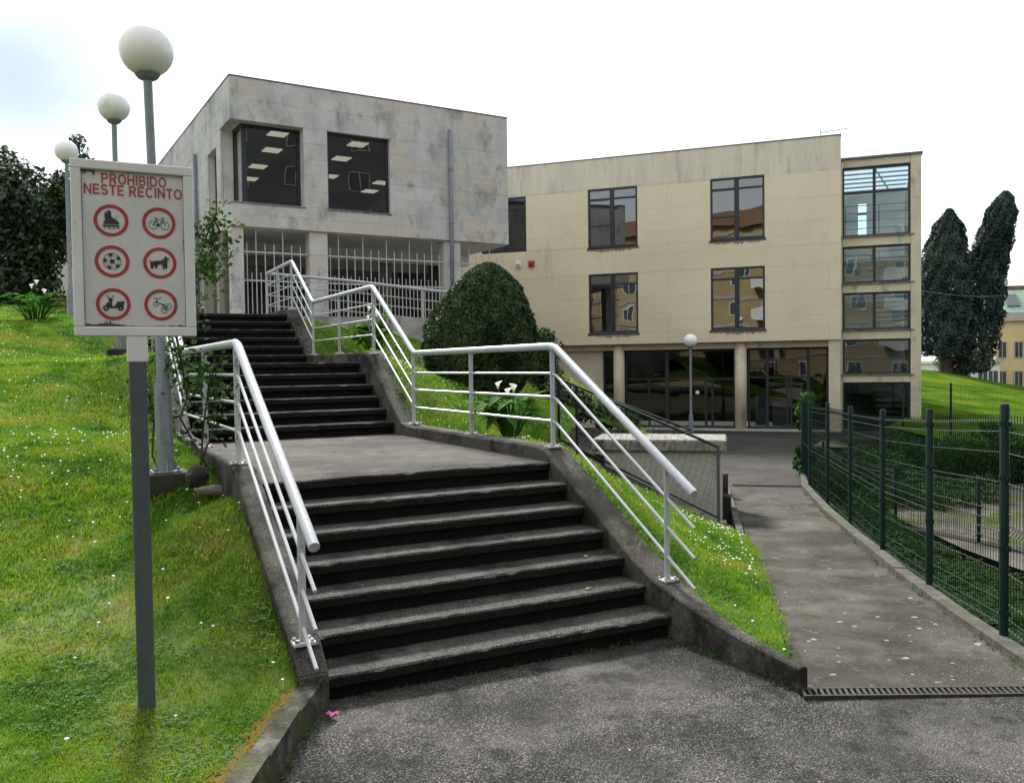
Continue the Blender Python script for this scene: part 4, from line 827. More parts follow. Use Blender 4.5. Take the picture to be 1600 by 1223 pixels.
# drain grates across the path
def grate(label, A, B, w_, z):
    A, B = np.array(A), np.array(B); L_ = np.linalg.norm(B-A); an = math.atan2(B[1]-A[1], B[0]-A[0]); o = thing('drain_grate', label, 'drain', (*A, z), an, 'drain grates across the footpath')
    s = MB(); s.box(0,L_,-w_/2,-w_/2+.014,-.05,.006); s.box(0,L_,w_/2-.014,w_/2,-.05,.006); part('frame', s, 'grate', o, abs_z=False)
    s = MB(); s.box(0,L_,-w_/2+.014,w_/2-.014,-.06,-.04); part('channel', s, 'sign_black', o, abs_z=False)
    s = MB(); s.hexa([(.004,-w_/2+.014,-.03),(.020,-w_/2+.014,-.03),(.032,w_/2-.014,-.03),(.016,w_/2-.014,-.03),(.004,-w_/2+.014,.004),(.020,-w_/2+.014,.004),(.032,w_/2-.014,.004),(.016,w_/2-.014,.004)])
    b0 = part('bar', s, 'grate', o, abs_z=False); k = 1
    while k*.034 < L_-.04: c = link(b0.copy()); c.location.x = k*.034; c.parent = o; k += 1
grate('long slotted drain grate where the footpath meets the plaza', (1.60,4.80), (3.05,4.785), .12, .016)
grate('slotted drain grate across the footpath before the entrance forecourt', (4.0,15.72), (5.2,15.42), .12, -.355)

# ------------------------------------------------------------------ side steps: block, sloping kerb, mesh balustrades
Bk = thing('concrete_block_wall', 'pale block wall with thick concrete slab on top beside the footpath', 'wall', (3.0,12.1,-.4), R(-14))
s = MB(); s.bbox(-1.72,-.06,.0,.9,0,1.02,.01); part('wall_body', s, 'whitewash', Bk, abs_z=False)
s = MB(); s.bbox(-1.9,.0,-.08,1.0,1.02,1.19,.02); part('slab', s, 'coping', Bk, abs_z=False)
def dark_mesh(label, A, B, H, nposts):
    A, B = np.array(A, float), np.array(B, float); o = thing('mesh_balustrade', label, 'balustrade', tuple(A), 0, 'dark mesh balustrades of the side steps'); D_ = B-A; up_ = np.array([0,0,H])
    for a, b, r_, nm in ((up_, D_+up_, .02, 'top_rail'), (np.array([0,0,.06]), D_+[0,0,.06], .016, 'bottom_rail')):
        s = MB(); s.tube([a, b], r_, 8); part(nm, s, 'mesh_dark', o, abs_z=False)
    for t in nposts: s = MB(); s.tube([D_*t+[0,0,-.1], D_*t+up_], .02, 8); part('post', s, 'mesh_dark' if t < 1 else 'grey_post', o, abs_z=False)
    L_ = np.linalg.norm(D_); q = MB(); k = int(L_/.10)
    for i in range(1, k): t = i/k; q.tube([D_*t+[0,0,.06], D_*min(1, t+.10)+up_], .0018, 3, caps=False)
    for z in np.arange(.12, H-.03, .085): q.tube([[0,0,z], D_+[0,0,z]], .0018, 3, caps=False)
    part('wire_mesh', q, 'mesh_dark', o, abs_z=False, kind='stuff'); return o
dark_mesh('dark wire mesh balustrade sloping down in front of the pale block wall', (.70,13.0,.70), (2.62,11.0,-.17), .97, (0,.13,1))
dark_mesh('dark wire mesh balustrade sloping down behind the pale block wall', (1.10,16.5,.58), (3.0,14.5,-.18), .93, (0,.5,1))
Sk = thing('sloping_kerb', 'dark sloping stone kerb under the wire mesh balustrade', 'kerb', (2.7,10.9,-.5))
A, B = np.array([.62,13.05])-[2.7,10.9], np.array([2.72,10.86])-[2.7,10.9]; d_ = (B-A)/np.linalg.norm(B-A); nn = np.array([-d_[1],d_[0]])*.13
for k in range(7):
    a, b = A+(B-A)*(k/7+.003), A+(B-A)*((k+1)/7-.003); za, zc = 1.16-k/7*.88, 1.16-(k+1)/7*.88; j = rng.uniform(-.015,.015)
    s = MB(); s.hexa([(*(a-nn),-.3),(*(b-nn),-.3),(*(b+nn),-.3),(*(a+nn),-.3),(*(a-nn),za+j),(*(b-nn),zc+j),(*(b+nn),zc+j),(*(a+nn),za+j)]); part('kerb_stone', s, 'dark_concrete', Sk, abs_z=False)
St = thing('side_steps', 'small dark concrete steps climbing left from the footpath beside the mesh balustrade', 'stairs', (2.85,11.0,-.4), R(-14))
for k, (yy, z0_, z) in enumerate(((-.15,-.1,.24),(1.45,-.1,.34),(3.1,-.1,.46))):
    s = MB(); s.bbox(-.5,(-.12,-.06,-.10)[k],yy,yy+.25,z0_,z,.012); part('step', s, 'dark_concrete', St, abs_z=False)

# ------------------------------------------------------------------ vegetation
def lumps_cloud(lumps, n, size, mname, o, name='crown', jitter=.8, shell=.55, aspect=.55, flat=1):
    vol = np.array([l[3]**2 for l in lumps]); cnt = (n*vol/vol.sum()).astype(int); VV, FF, off = [], [], 0
    for (cx_, cy_, cz_, r_), c in zip(lumps, cnt):
        u = rng.normal(0, 1, (c,3)); u /= np.linalg.norm(u, axis=1)[:,None]; rr = r_*(shell+(1-shell)*rng.random(c)**.6)*(1+.12*np.sin(u[:,0]*7+u[:,2]*5)*np.cos(u[:,1]*6))
        P = np.array([cx_,cy_,cz_])+u*rr[:,None]*[1,1,flat]; V, F = leaves(P, u+[0,0,.4], size, aspect, jitter); VV.append(V); FF.append(F+off); off += len(V)
    return np_mesh(name, np.concatenate(VV), np.concatenate(FF), mname, o)
# the clipped dome shrub
Bs = thing('dome_shrub', 'large dark evergreen shrub clipped to a dome beside the stairs', 'shrub', (-.50,14.2,1.35))
def dome_r(t): return np.interp(t, [0,.06,.2,.35,.545,.675,.82,.935,.98,1], [.50,.66,.84,.95,.89,.75,.56,.32,.17,.05])
n = 75000; u = rng.random(n); tt = .02+.98*u; th_ = rng.uniform(0, 2*PI, n); rr = dome_r(tt)*(1+.022*np.sin(3*th_+9*tt)+.02*np.sin(7*th_-14*tt)+.018*np.sin(13*th_+23*tt))*(1-.10*rng.random(n)**1.5+.05*rng.random(n)**4)
rr = rr*(1+.03*np.sin(5*th_+31*tt)*np.sin(17*tt))*(1+.04*(rng.random(n) > .985)); P = np.stack([rr*np.cos(th_)+.17*tt**2-.03, rr*np.sin(th_), tt*2.20], 1); Nn = np.stack([np.cos(th_), np.sin(th_), .25+1.2*np.clip(tt-.5,0,1)], 1)
V, F = leaves(P, Nn, .050, .34, .85); np_mesh('foliage', V, F, 'yew', Bs)
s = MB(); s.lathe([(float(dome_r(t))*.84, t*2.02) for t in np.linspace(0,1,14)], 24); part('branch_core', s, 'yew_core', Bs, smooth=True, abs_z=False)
s = MB(); s.tube([(0,0,-.4),(0,0,.4)], .09, 8); part('trunk', s, 'bark', Bs, abs_z=False)
def shrub(label, loc, lumps, n, size, mname='shrub_leaf', stems=6, group=None, name='garden_shrub', shell=.4):
    o = thing(name, label, 'shrub', loc, 0, group); lumps_cloud(lumps, n, size, mname, o, 'foliage', .9, shell)
    s = MB()
    for l in (lumps*stems)[:stems]:
        e = np.array(l[:3])+rng.normal(0,.3,3)*l[3]; s.tube([(rng.normal(0,.03),rng.normal(0,.03),-.1), e*[.5,.5,.6], e], [.014,.010,.004], 5)
    part('stems', s, 'bark', o, abs_z=False); return o
shrub('small dark bush peeping out behind the dome shrub', (.66,16.6,1.1), [(0,0,1.05,.32),(-.1,.1,.7,.36),(.05,-.1,.45,.34),(0,0,1.32,.18)], 4600, .06, 'yew', name='dark_bush')
shrub('low dark leafy plant on the grass right of the dome shrub', (.95,15.4,.95), [(0,0,.28,.30),(.25,.1,.2,.26),(-.2,.1,.45,.24)], 2200, .075, 'tree_dark', name='dark_bush')
shrub('low leafy plant at the lower edge of the grass behind the balustrade', (1.75,16.3,.78), [(0,0,.15,.3),(.4,-.3,.05,.25),(-.4,.2,.2,.22)], 1800, .07, 'shrub_leaf', name='dark_bush')
gs = [('rounded green bush at the far end of the garden strip behind the fence', (6.1,16.2,-.95), [(0,0,.4,.5),(.3,-.4,.3,.45),(-.2,.5,.5,.4)], 3600),
      ('broad green bush in the middle of the garden behind the fence', (7.5,18.6,-.95), [(0,0,.45,.6),(.6,-.2,.35,.55),(-.5,.2,.4,.5)], 4200),
      ('dark spreading bush at the back of the gravel yard, left', (8.9,19.6,-.9), [(0,0,.75,.42),(.6,.1,.45,.5),(-.6,.2,.30,.45),(.2,-.4,.2,.42),(.9,-.3,.85,.3),(-.2,.3,1.0,.25)], 5200),
      ('dark spreading bush at the back of the gravel yard, right', (10.8,20.2,-.9), [(0,0,.55,.55),(.8,.1,.75,.45),(-.7,.1,.35,.5),(.3,-.4,.2,.45),(.5,.2,1.1,.25)], 5200),
      ('wide bush near the hill fence at the right picture edge', (12.9,19.8,-.9), [(0,0,.7,.5),(.9,0,.45,.55),(-.7,.2,.3,.5),(.4,-.3,.2,.45),(-.2,.1,1.05,.28)], 4600),
      ('low bush under the nearest fence panels at the right', (4.6,8.2,-1.0), [(0,0,.15,.36),(.25,.7,.1,.36),(.3,1.4,.1,.34),(.1,-.7,.15,.34),(-.05,-1.4,.2,.34),(-.3,-2.0,.25,.34)], 6500),
      ('low bush under the middle fence panels', (5.3,11.6,-1.05), [(0,0,.15,.36),(.25,.8,.15,.36),(.4,1.6,.2,.36),(-.05,-.9,.12,.34),(.55,2.4,.25,.36),(.8,3.2,.35,.4)], 6500)]
gs += [('low green ground plants left of the gravel behind the garden fence', (8.0,16.6,-1.0), [(0,0,.1,.4),(.7,.4,.1,.45),(-.5,.5,.15,.4),(1.5,.9,.1,.45),(.3,1.0,.2,.45)], 5200), ('low green ground plants at the near corner of the gravel yard', (8.6,13.2,-1.0), [(0,0,.08,.35),(.6,-.6,.06,.4),(1.2,-1.1,.06,.4)], 3000), ('row of loose dark bushes along the hill fence', (14.6,21.2,-.8), [(0,0,.35,.5),(.9,-.4,.55,.45),(1.8,-.8,.3,.5),(-.9,.3,.45,.5),(2.7,-1.2,.4,.5)], 6000)]
for lb, loc, lm, n in gs: shrub(lb, loc, lm, n, .07, group='bushes in the fenced garden')
shrub('pale green climber on the far end of the green fence', (5.8,17.3,-.38), [(.05,0,1.30,.20),(.08,.1,1.0,.16),(-.05,-.1,.5,.14),(-.10,-.2,.2,.15),(.15,.1,1.5,.17)], 1100, .075, 'shrub_leaf', name='climbing_plant')
# cypresses on the hill
def cypress(label, base, top, prof, n, lean_bow=0, low=.1):
    o = thing('cypress_tree', label, 'tree', base, 0, 'cypress trees on the hill'); b = np.array([0,0,0.]); t_ = np.array(top)-np.array(base); t_ = t_.astype(float)
    u = rng.random(n)**.85; h = low+(1-low)*u; th_ = rng.uniform(0, 2*PI, n)
    ax = h[:,None]*t_+np.sin(h*PI)[:,None]*np.array([lean_bow,0,0]); rp_ = np.interp(h, [p[0] for p in prof], [p[1] for p in prof])
    lump = 1+.11*np.sin(5*th_+17*h)*np.sin(21*h+2*th_)+.09*np.sin(11*th_-31*h)+.07*np.sin(3*th_+47*h)
    r_ = rp_*lump*(1-.45*rng.random(n)**2.2); P = ax+np.stack([r_*np.cos(th_), r_*np.sin(th_), -.12*r_], 1)
    Nn = np.stack([np.cos(th_), np.sin(th_), np.full(n,.5)], 1); V, F = leaves(P, Nn, .18, .42, .7, .5); np_mesh('crown', V, F, 'cypress', o)
    s = MB(); s.tube([(-.3,0,-.5),(0,0,.3),tuple(t_*.3+[lean_bow*.8,0,0]),tuple(t_*.9)], [.42,.34,.26,.04], 10); part('trunk', s, 'bark', o, abs_z=False); return o
cypress('left dark cypress with rounded top on the hill', (24.15,48,1.0), (24.3,48,10.15), [(0,.2),(.12,1.15),(.25,1.5),(.45,1.45),(.65,1.25),(.8,1.0),(.92,.66),(1,.1)], 36000, -.25, .13)
cypress('right taller dark cypress leaning to the right on the hill', (25.3,48.6,.9), (27.75,48.6,11.2), [(0,.9),(.08,1.35),(.25,1.4),(.45,1.2),(.6,1.0),(.75,.9),(.9,.72),(.97,.42),(1,.1)], 38000, -.05, .03)
# trees behind the lawn at the far left
def broad_tree(label, base, lumps, n, size, trunk, mname='tree_dark', jitter=.9):
    o = thing('broadleaf_tree', label, 'tree', base, 0, 'trees behind the lawn'); lumps_cloud(lumps, n, size, mname, o, 'crown', jitter, .35)
    for tr in trunk:
        s = MB(); s.tube(tr[0], tr[1], 9); part('trunk' if tr is trunk[0] else 'limb', s, 'bark', o, smooth=True, abs_z=False)
    return o
broad_tree('dense dark evergreen tree at the left edge behind the lawn', (-14.5,24.2,3.05), [(0,0,2.0,1.7),(.9,-.2,3.3,1.25),(-.9,.2,3.6,1.5),(1.1,-.4,1.1,1.0),(-.5,-.6,.8,1.1),(.2,0,4.1,1.0),(1.5,-.2,2.3,.8)], 24000, .17, [([(0,0,-.4),(0,0,1.5),(.1,0,3)], [.2,.15,.08])])
broad_tree('ivy-clad open tree with bare lower branches beside the dense evergreen', (-11.35,23.4,2.75), [(-.5,0,3.9,.62),(.3,.2,3.9,.7),(-.9,0,3.3,.6),(.2,-.1,3.2,.6),(.9,.3,3.3,.6),(-.1,-.1,1.0,.34),(.1,-.1,.35,.36),(-.05,0,1.7,.26)], 13000, .15,
    [([(0,0,-.4),(.05,0,1.2),(-.1,0,2.4),(-.5,0,4.2)], [.17,.13,.09,.03]), ([(0,0,1.1),(.5,.1,2.3),(.9,.1,4.0)], [.09,.06,.02]), ([(.02,0,.8),(-.35,0,1.7),(-.9,0,3.3)], [.07,.05,.02]), ([(.4,.1,2.0),(1.0,.1,2.9),(1.6,.2,3.6)], [.05,.04,.02])])
broad_tree('thin tall sapling crown rising above the dark evergreen', (-12.6,25.5,2.9), [(0,0,4.6,.5),(.05,0,5.2,.35),(0,0,5.7,.22),(-.2,0,4.0,.6)], 1400, .15, [([(0,0,-.4),(0,0,3),(.05,0,5.9)], [.08,.05,.012])])

# climbing rose round the first lamp
o = thing('climbing_rose', 'climbing rose with glossy leaves winding round the nearest lamp post', 'rose', (-2.74,7.05,.90)); stems = []
random.seed(4)
def wig(p, q, n=6, a=.06): 
    p, q = np.array(p, float), np.array(q, float); return [tuple(p+(q-p)*t/n+(rng.normal(0, a, 3) if 0 < t < n else 0)) for t in range(n+1)]
stem_list = [wig((0,0,-.1),(.10,.05,1.7)), wig((.1,.1,-.1),(.32,.0,1.0)), wig((-.1,.05,-.1),(-.28,.0,.95)), wig((0,.1,.6),(-.35,.1,.85)), wig((.05,0,1.0),(.30,.05,2.0)), wig((.30,.05,2.0),(.36,.0,2.25),3,.03), wig((.15,-.05,-.1),(.34,.0,.62)), wig((.1,.05,1.5),(.30,.0,2.15))]
for st in stem_list:
    s = MB(); s.tube(st, [.011-.007*i/(len(st)-1) for i in range(len(st))], 6); part('stem', s, 'bark', o, abs_z=False)
Q = []
for st in stem_list:
    A = np.array(st); zmin = .35
    for _ in range(110):
        t = rng.random()*(len(A)-1); i = min(int(t), len(A)-2); p = A[i]+(A[i+1]-A[i])*(t-i)
        if p[2] > zmin: Q.append(p+rng.normal(0, .075, 3))
for c, r_, k in (((.22,0,.92),.16,170),((.02,0,.98),.18,150),((-.25,0,.72),.12,90),((.28,0,2.05),.12,110),((.32,0,1.85),.11,80),((.30,0,1.78),.12,80),((.34,0,.75),.10,60),((-.12,.05,1.1),.14,80)):
    Q += list(np.array(c)+rng.normal(0, r_*.6, (k,3)))
Q = np.array(Q); V, F = leaves(Q, np.tile([0,-.4,.8], (len(Q),1)), .052, .62, .7, .4); np_mesh('leaves', V, F, 'rose_leaf', o)

# calla lilies: every leaf, stalk and flower a part of its own
def calla(label, loc, nleaf, nflow, H, spread, seed):
    r = np.random.default_rng(seed); o = thing('calla_lily', label, 'flower', loc, 0, 'calla lily clumps')
    for k in range(nleaf):
        a = r.uniform(0, 2*PI); rad = spread*(.35+.65*r.random()); h = H*(.45+.5*r.random()); tip = np.array([math.cos(a)*rad, math.sin(a)*rad, h]); b0 = np.array([math.cos(a)*.05, math.sin(a)*.05, 0])
        mid = (b0+tip)/2+[0,0,h*.12]; s = MB(); s.tube([b0, mid, tip], [.010,.008,.005], 5)
        L_ = .17+.10*r.random(); w_ = L_*.34; dr = np.array([math.cos(a+r.normal(0,.5)), math.sin(a+r.normal(0,.5)), r.uniform(-.4,.9)]); dr /= np.linalg.norm(dr); sd_ = np.cross(dr, [0,0,1.]); sd_ /= np.linalg.norm(sd_); nn = np.cross(sd_, dr)
        rows_ = [(-.22,.75),(0,1.0),(.25,.95),(.5,.68),(.78,.3),(1.0,0.0)]; vs_ = []
        for t, wv_ in rows_: c = tip+dr*L_*t-np.array([0,0,1])*L_*.28*max(0,t)**2; vs_ += [c-sd_*w_*wv_*.9+nn*w_*.28*wv_, c, c+sd_*w_*wv_*.9+nn*w_*.28*wv_]
        fs_ = [q for i in range(len(rows_)-1) for q in ((3*i,3*i+1,3*i+4,3*i+3),(3*i+1,3*i+2,3*i+5,3*i+4))]; s.add(vs_, fs_); part('leaf', s, 'lily_leaf', o, smooth=False, abs_z=False)
    for k in range(nflow):
        a = r.uniform(0, 2*PI); rad = spread*.55*r.random(); tip = np.array([math.cos(a)*rad, math.sin(a)*rad, H*(.95+.25*r.random())]); s = MB(); s.tube([(0,0,0), tip*[.5,.5,.55], tip], [.009,.008,.006], 6)
        fl = part('flower', s, 'lily_leaf', o, abs_z=False); s = MB(); vs_ = []; fd = r.uniform(0, 2*PI); nseg = 12
        for z, rr_ in ((0,.006),(.020,.012),(.040,.020),(.058,.031)):
            for j in range(nseg):
                t = 2*PI*j/nseg; lip = .5+.5*math.cos(t-fd); vs_.append(tuple(tip+[rr_*math.cos(t)*(1+.5*lip*(z > .05)), rr_*math.sin(t)*(1+.5*lip*(z > .05)), z+.03*lip*z/.058]))
        s.add(vs_, [(i*nseg+j, i*nseg+(j+1) % nseg, (i+1)*nseg+(j+1) % nseg, (i+1)*nseg+j) for i in range(3) for j in range(nseg)]); part('spathe', s, 'lily_white', fl, smooth=True, abs_z=False)
        s = MB(); s.tube([tip+[0,0,.01], tip+[0,0,.055]], [.005,.003], 6); part('spadix', s, 'lily_yellow', fl, abs_z=False)
calla('calla lily clump behind the lower landing railing', (-.02,9.15,1.08), 40, 4, .48, .28, 3)
calla('calla lily clump behind the upper landing railing', (-2.05,12.95,2.0), 32, 4, .60, .34, 5)
calla('calla lily clump on the lawn at the far left', (-7.8,14.2,2.6), 36, 3, .58, .40, 8)
# ------------------------------------------------------------------ small things on the ground
for i, (lb, loc, sc_, rz_) in enumerate((('flat elongated stone beside the lamp plinth', (-2.30,6.72,.93), (.17,.06,.045), .3), ('dark round stone touching the lamp plinth', (-2.52,6.85,.95), (.09,.08,.09), 1.0))):
    bm = bmesh.new(); bmesh.ops.create_icosphere(bm, subdivisions=3, radius=1)
    for v in bm.verts: v.co = Vector([v.co[k]*sc_[k] for k in range(3)])*(1+.12*math.sin(v.co.x*4+v.co.y*3+i)+.07*math.sin(v.co.z*9))
    me = bpy.data.meshes.new('stone'); bm.to_mesh(me); bm.free(); me.polygons.foreach_set('use_smooth', [True]*len(me.polygons)); me.materials.append(MAT['stone'] if i == 0 else MAT['dark_concrete']); st = link(bpy.data.objects.new('stone', me)); st.location = (loc[0], loc[1], LZ(loc[0], loc[1])+(.05 if i == 0 else .07)); st.rotation_euler = (0,.1,rz_); tag(st, lb, 'stone', 'stones by the lamp')
def scrap(name, label, loc, pts, mname, cat, rz_=0):
    s = MB(); n = len(pts); s.add([(x, y, z) for x, y, z in pts]+[(0,0,.004)], [(i, (i+1) % n, n) for i in range(n)]); p_ = part(name, s, mname); p_.location = loc; p_.rotation_euler = (0,0,rz_); tag(p_, label, cat)
scrap('fallen_petal', 'pink fallen flower lying at the foot of the stairs', (-.98,4.55,.012), [(.03*math.cos(t)*(1+.4*math.sin(3*t)), .025*math.sin(t), .015+.02*math.sin(2*t)**2) for t in np.linspace(0, 5.7, 11)], 'petal', 'flower')
for k, (x, y) in enumerate(((-.05,5.7),(.62,6.27))):
    d0, n0 = DN(x, y)
for lb, loc in (('pale dry leaf on the second step', (*W(3.25,5.08), 2*RS+.004)), ('pale dry leaf on the third step from the bottom', (*W(3.42,5.38), 3*RS+.004)), ('pale scrap on the plaza in the foreground', (.52,3.72,.016))):
    scrap('dry_leaf', lb, loc, [(.028*math.cos(t), .014*math.sin(t), .004+.006*math.cos(2*t)**2) for t in np.linspace(0, 5.5, 9)], 'leaf_litter', 'leaf', rng.uniform(0, 3))
# lichen spots on the footpath: uncountable speckle lying on the asphalt
VV, FF, off = [], [], 0
for k in range(110):
    if k < 55: x, y = rng.uniform(1.8,3.1), rng.normal(5.3,.35) if k % 3 else rng.normal(5.9,.6)
    else: y = rng.uniform(5.5,14); x = np.interp(y,[5,9.9,15.5],[1.8,2.85,4.0])+rng.random()*np.interp(y,[5,15],[1.2,1.1])
    if y < 4.95 or x < np.interp(y,[4.9,6.1,7.2,9.9],[1.62,1.9,2.13,2.72])+.03 or x > np.interp(y,[5.26,8.1,12.3,15.3],[3.02,3.52,4.36,5.0]): continue
    r_ = .004+.016*rng.random()**3; n = 9; t = np.linspace(0, 2*PI, n, endpoint=False); rr = r_*(1+.3*rng.normal(0,1,n)*.6)
    P = np.stack([x+rr*np.cos(t)*1.25, y+rr*np.sin(t), np.array([path_z(v)+.006*math.sin(2*u_+1.1*v) for u_, v in zip(x+rr*np.cos(t)*1.25, y+rr*np.sin(t))])+.0006], 1); VV += [tuple(p) for p in P]+[(x,y,path_z(y)+.006*math.sin(2*x+1.1*y)+.0016)]; FF += [(off+i, off+(i+1) % n, off+n) for i in range(n)]; off += n+1
o = np_mesh('lichen_spots', np.array(VV), np.array(FF), 'lichen', None, 'stuff'); tag(o, 'pale lichen spots scattered over the footpath asphalt', 'lichen')
VV, FF, off = [], [], 0
def tuft_at(x, y, z, h, nb):
    global off
    for _ in range(nb):
        a, L_ = rng.uniform(0, 2*PI), h*(.5+.8*rng.random()); d_ = np.array([math.cos(a), math.sin(a), 0]); sd_ = np.array([-d_[1], d_[0], 0])*.003; p = np.array([x, y, z])+rng.normal(0, .008, 3)*[1,1,0]
        VV.extend([p-sd_, p+sd_, p+d_*L_*.6+[0,0,L_]]); FF.append((off, off+1, off+2)); off += 3
for k in range(60): d0 = rng.uniform(1.4, 3.66)**1.0; x, y = W(d0, C1-.005-abs(rng.normal(0,.02))+.03); tuft_at(x, y, .0, .012+.022*rng.random()**2, 5)
for k in range(40): n0 = rng.uniform(3.6, 4.7); x, y = W(DR-.012-abs(rng.normal(0,.012)), n0); tuft_at(x, y, .0, .012+.02*rng.random(), 5)
for k in range(110): y = rng.uniform(2.6,4.6); tuft_at(np.interp(y,[2.6,4.3,4.62],[-1.118,-1.08,-1.055])+abs(rng.normal(0,.015)), y, 0, .012+.03*rng.random()**2, 6)
for k in range(150): y = rng.uniform(5.2,15); x = np.interp(y, [p[1] for p in PR[:7]], [p[0] for p in PR[:7]])-.04-abs(rng.normal(0,.02)); tuft_at(x, y, path_z(y), .015+.03*rng.random()**2, 6)
for k in range(110): y = rng.uniform(5.2,14); x = np.interp(y, [p[1] for p in PL[1:7]], [p[0] for p in PL[1:7]])+.02+abs(rng.normal(0,.02)); tuft_at(x, y, path_z(y), .012+.025*rng.random()**2, 5)
o = np_mesh('weeds', np.array(VV), np.array(FF), 'clover', None, 'stuff'); tag(o, 'tiny weeds growing in the joints at the foot of stairs and kerbs', 'weeds')
VV, FF, off = [], [], 0
for k in range(150):
    if k < 50: d0, i_ = rng.uniform(1.4,3.66), int(rng.integers(0,7)); x, y = W(d0, C1+i_*TR+rng.uniform(.06,.25)); z = (i_+1)*RS+.002
    elif k < 100: x, y = rng.uniform(-1.0,3.2), rng.uniform(2.6,4.6); z = .014
    else: y = rng.uniform(5.2,14); x = np.interp(y, [p[1] for p in PR[:7]], [p[0] for p in PR[:7]])-.06-abs(rng.normal(0,.12)); z = path_z(y)+.008
    if k >= 50 and k < 100 and DN(x,y)[1] > 4.6 and 1 < DN(x,y)[0] < 3.9: continue
    a, r_ = rng.uniform(0, PI), .004+.010*rng.random()**2; c, d_ = math.cos(a), math.sin(a)
    VV += [(x-c*r_, y-d_*r_, z), (x+d_*r_*.5, y-c*r_*.5, z+.003), (x+c*r_, y+d_*r_, z+.001), (x-d_*r_*.5, y+c*r_*.5, z+.004)]; FF.append((off, off+1, off+2, off+3)); off += 4
o = np_mesh('leaf_litter', np.array(VV), np.array(FF), 'leaf_litter', None, 'stuff'); tag(o, 'specks of dry leaf litter on steps, plaza and footpath', 'litter')
# orange moss along the kerb top at the lower left
VV, FF, off = [], [], 0
for k in range(900):
    y = rng.uniform(2.4,4.7); xk = np.interp(y,[2.4,4.3,4.62],[-1.262,-1.215,-1.19]); x = xk-abs(rng.normal(0,.022))+.015; r_ = .008+.012*rng.random(); n = 6; t = np.linspace(0, 2*PI, n, endpoint=False); z = .155
    VV += [(x+r_*math.cos(a), y+1.6*r_*math.sin(a), z-.01) for a in t]+[(x, y, z+.010+.008*rng.random())]; FF += [(off+i, off+(i+1) % n, off+n) for i in range(n)]; off += n+1
o = np_mesh('moss', np.array(VV), np.array(FF), 'moss', None, 'stuff'); tag(o, 'orange-green moss cushions along the back of the kerb', 'moss')

# ------------------------------------------------------------------ grass, clover and daisies (instanced tufts on the lawns)
def blade_tuft(nb, h, w_, spread, seed, bend=.6):
    r = np.random.default_rng(seed); V, F = [], []
    for _ in range(nb):
        a, b = r.uniform(0, 2*PI), r.uniform(0, 2*PI); p = np.array([math.cos(a), math.sin(a), 0])*spread*math.sqrt(r.random()); d_ = np.array([math.cos(b), math.sin(b), 0]); sd_ = np.array([-d_[1], d_[0], 0])*w_*.5*(.7+.6*r.random()); hh = h*(.5+.7*r.random()); be = bend*hh*(.3+.9*r.random())
        m_ = p+d_*be*.3+[0,0,hh*.6]; t_ = p+d_*be+[0,0,hh]; k = len(V); V += [p-sd_, p+sd_, m_+sd_*.8, m_-sd_*.8, t_]; F += [(k,k+1,k+2,k+3), (k+3,k+2,k+4)]
    return V, F
def clover_tuft(nb, h, r_leaf, spread, seed):
    r = np.random.default_rng(seed); V, F = [], []
    for _ in range(nb):
        a = r.uniform(0, 2*PI); p = np.array([math.cos(a), math.sin(a), 0])*spread*math.sqrt(r.random())+[0,0,h*(.5+.6*r.random())]; a0 = r.uniform(0, 2*PI)
        for j in range(3):
            t = a0+j*2*PI/3; d_ = np.array([math.cos(t), math.sin(t), .25]); sd_ = np.array([-d_[1], d_[0], 0]); k = len(V); V += [p, p+d_*r_leaf*.6+sd_*r_leaf*.5, p+d_*r_leaf*1.1, p+d_*r_leaf*.6-sd_*r_leaf*.5]; F += [(k,k+1,k+2,k+3)]
    return V, F
def daisy_mesh():
    V, F = [], []; n = 10
    for j in range(n): t = 2*PI*j/n; V.append((.0095*math.cos(t), .0095*math.sin(t), .042))
    V.append((0,0,.046)); V = [(x*.78, y*.78, z) for x, y, z in V]; F += [(i, (i+1) % n, n) for i in range(n)]; V += [(-.0008,0,0),(.0008,0,0),(.0008,0,.042),(-.0008,0,.042)]; F.append((n+1,n+2,n+3,n+4)); return V, F
def source(name, VF, mname):
    me = bpy.data.meshes.new(name); me.from_pydata([tuple(map(float, v)) for v in VF[0]], [], VF[1]); me.materials.append(MAT[mname]); return bpy.data.objects.new(name, me)   # a mould for the tufts, not in the scene itself
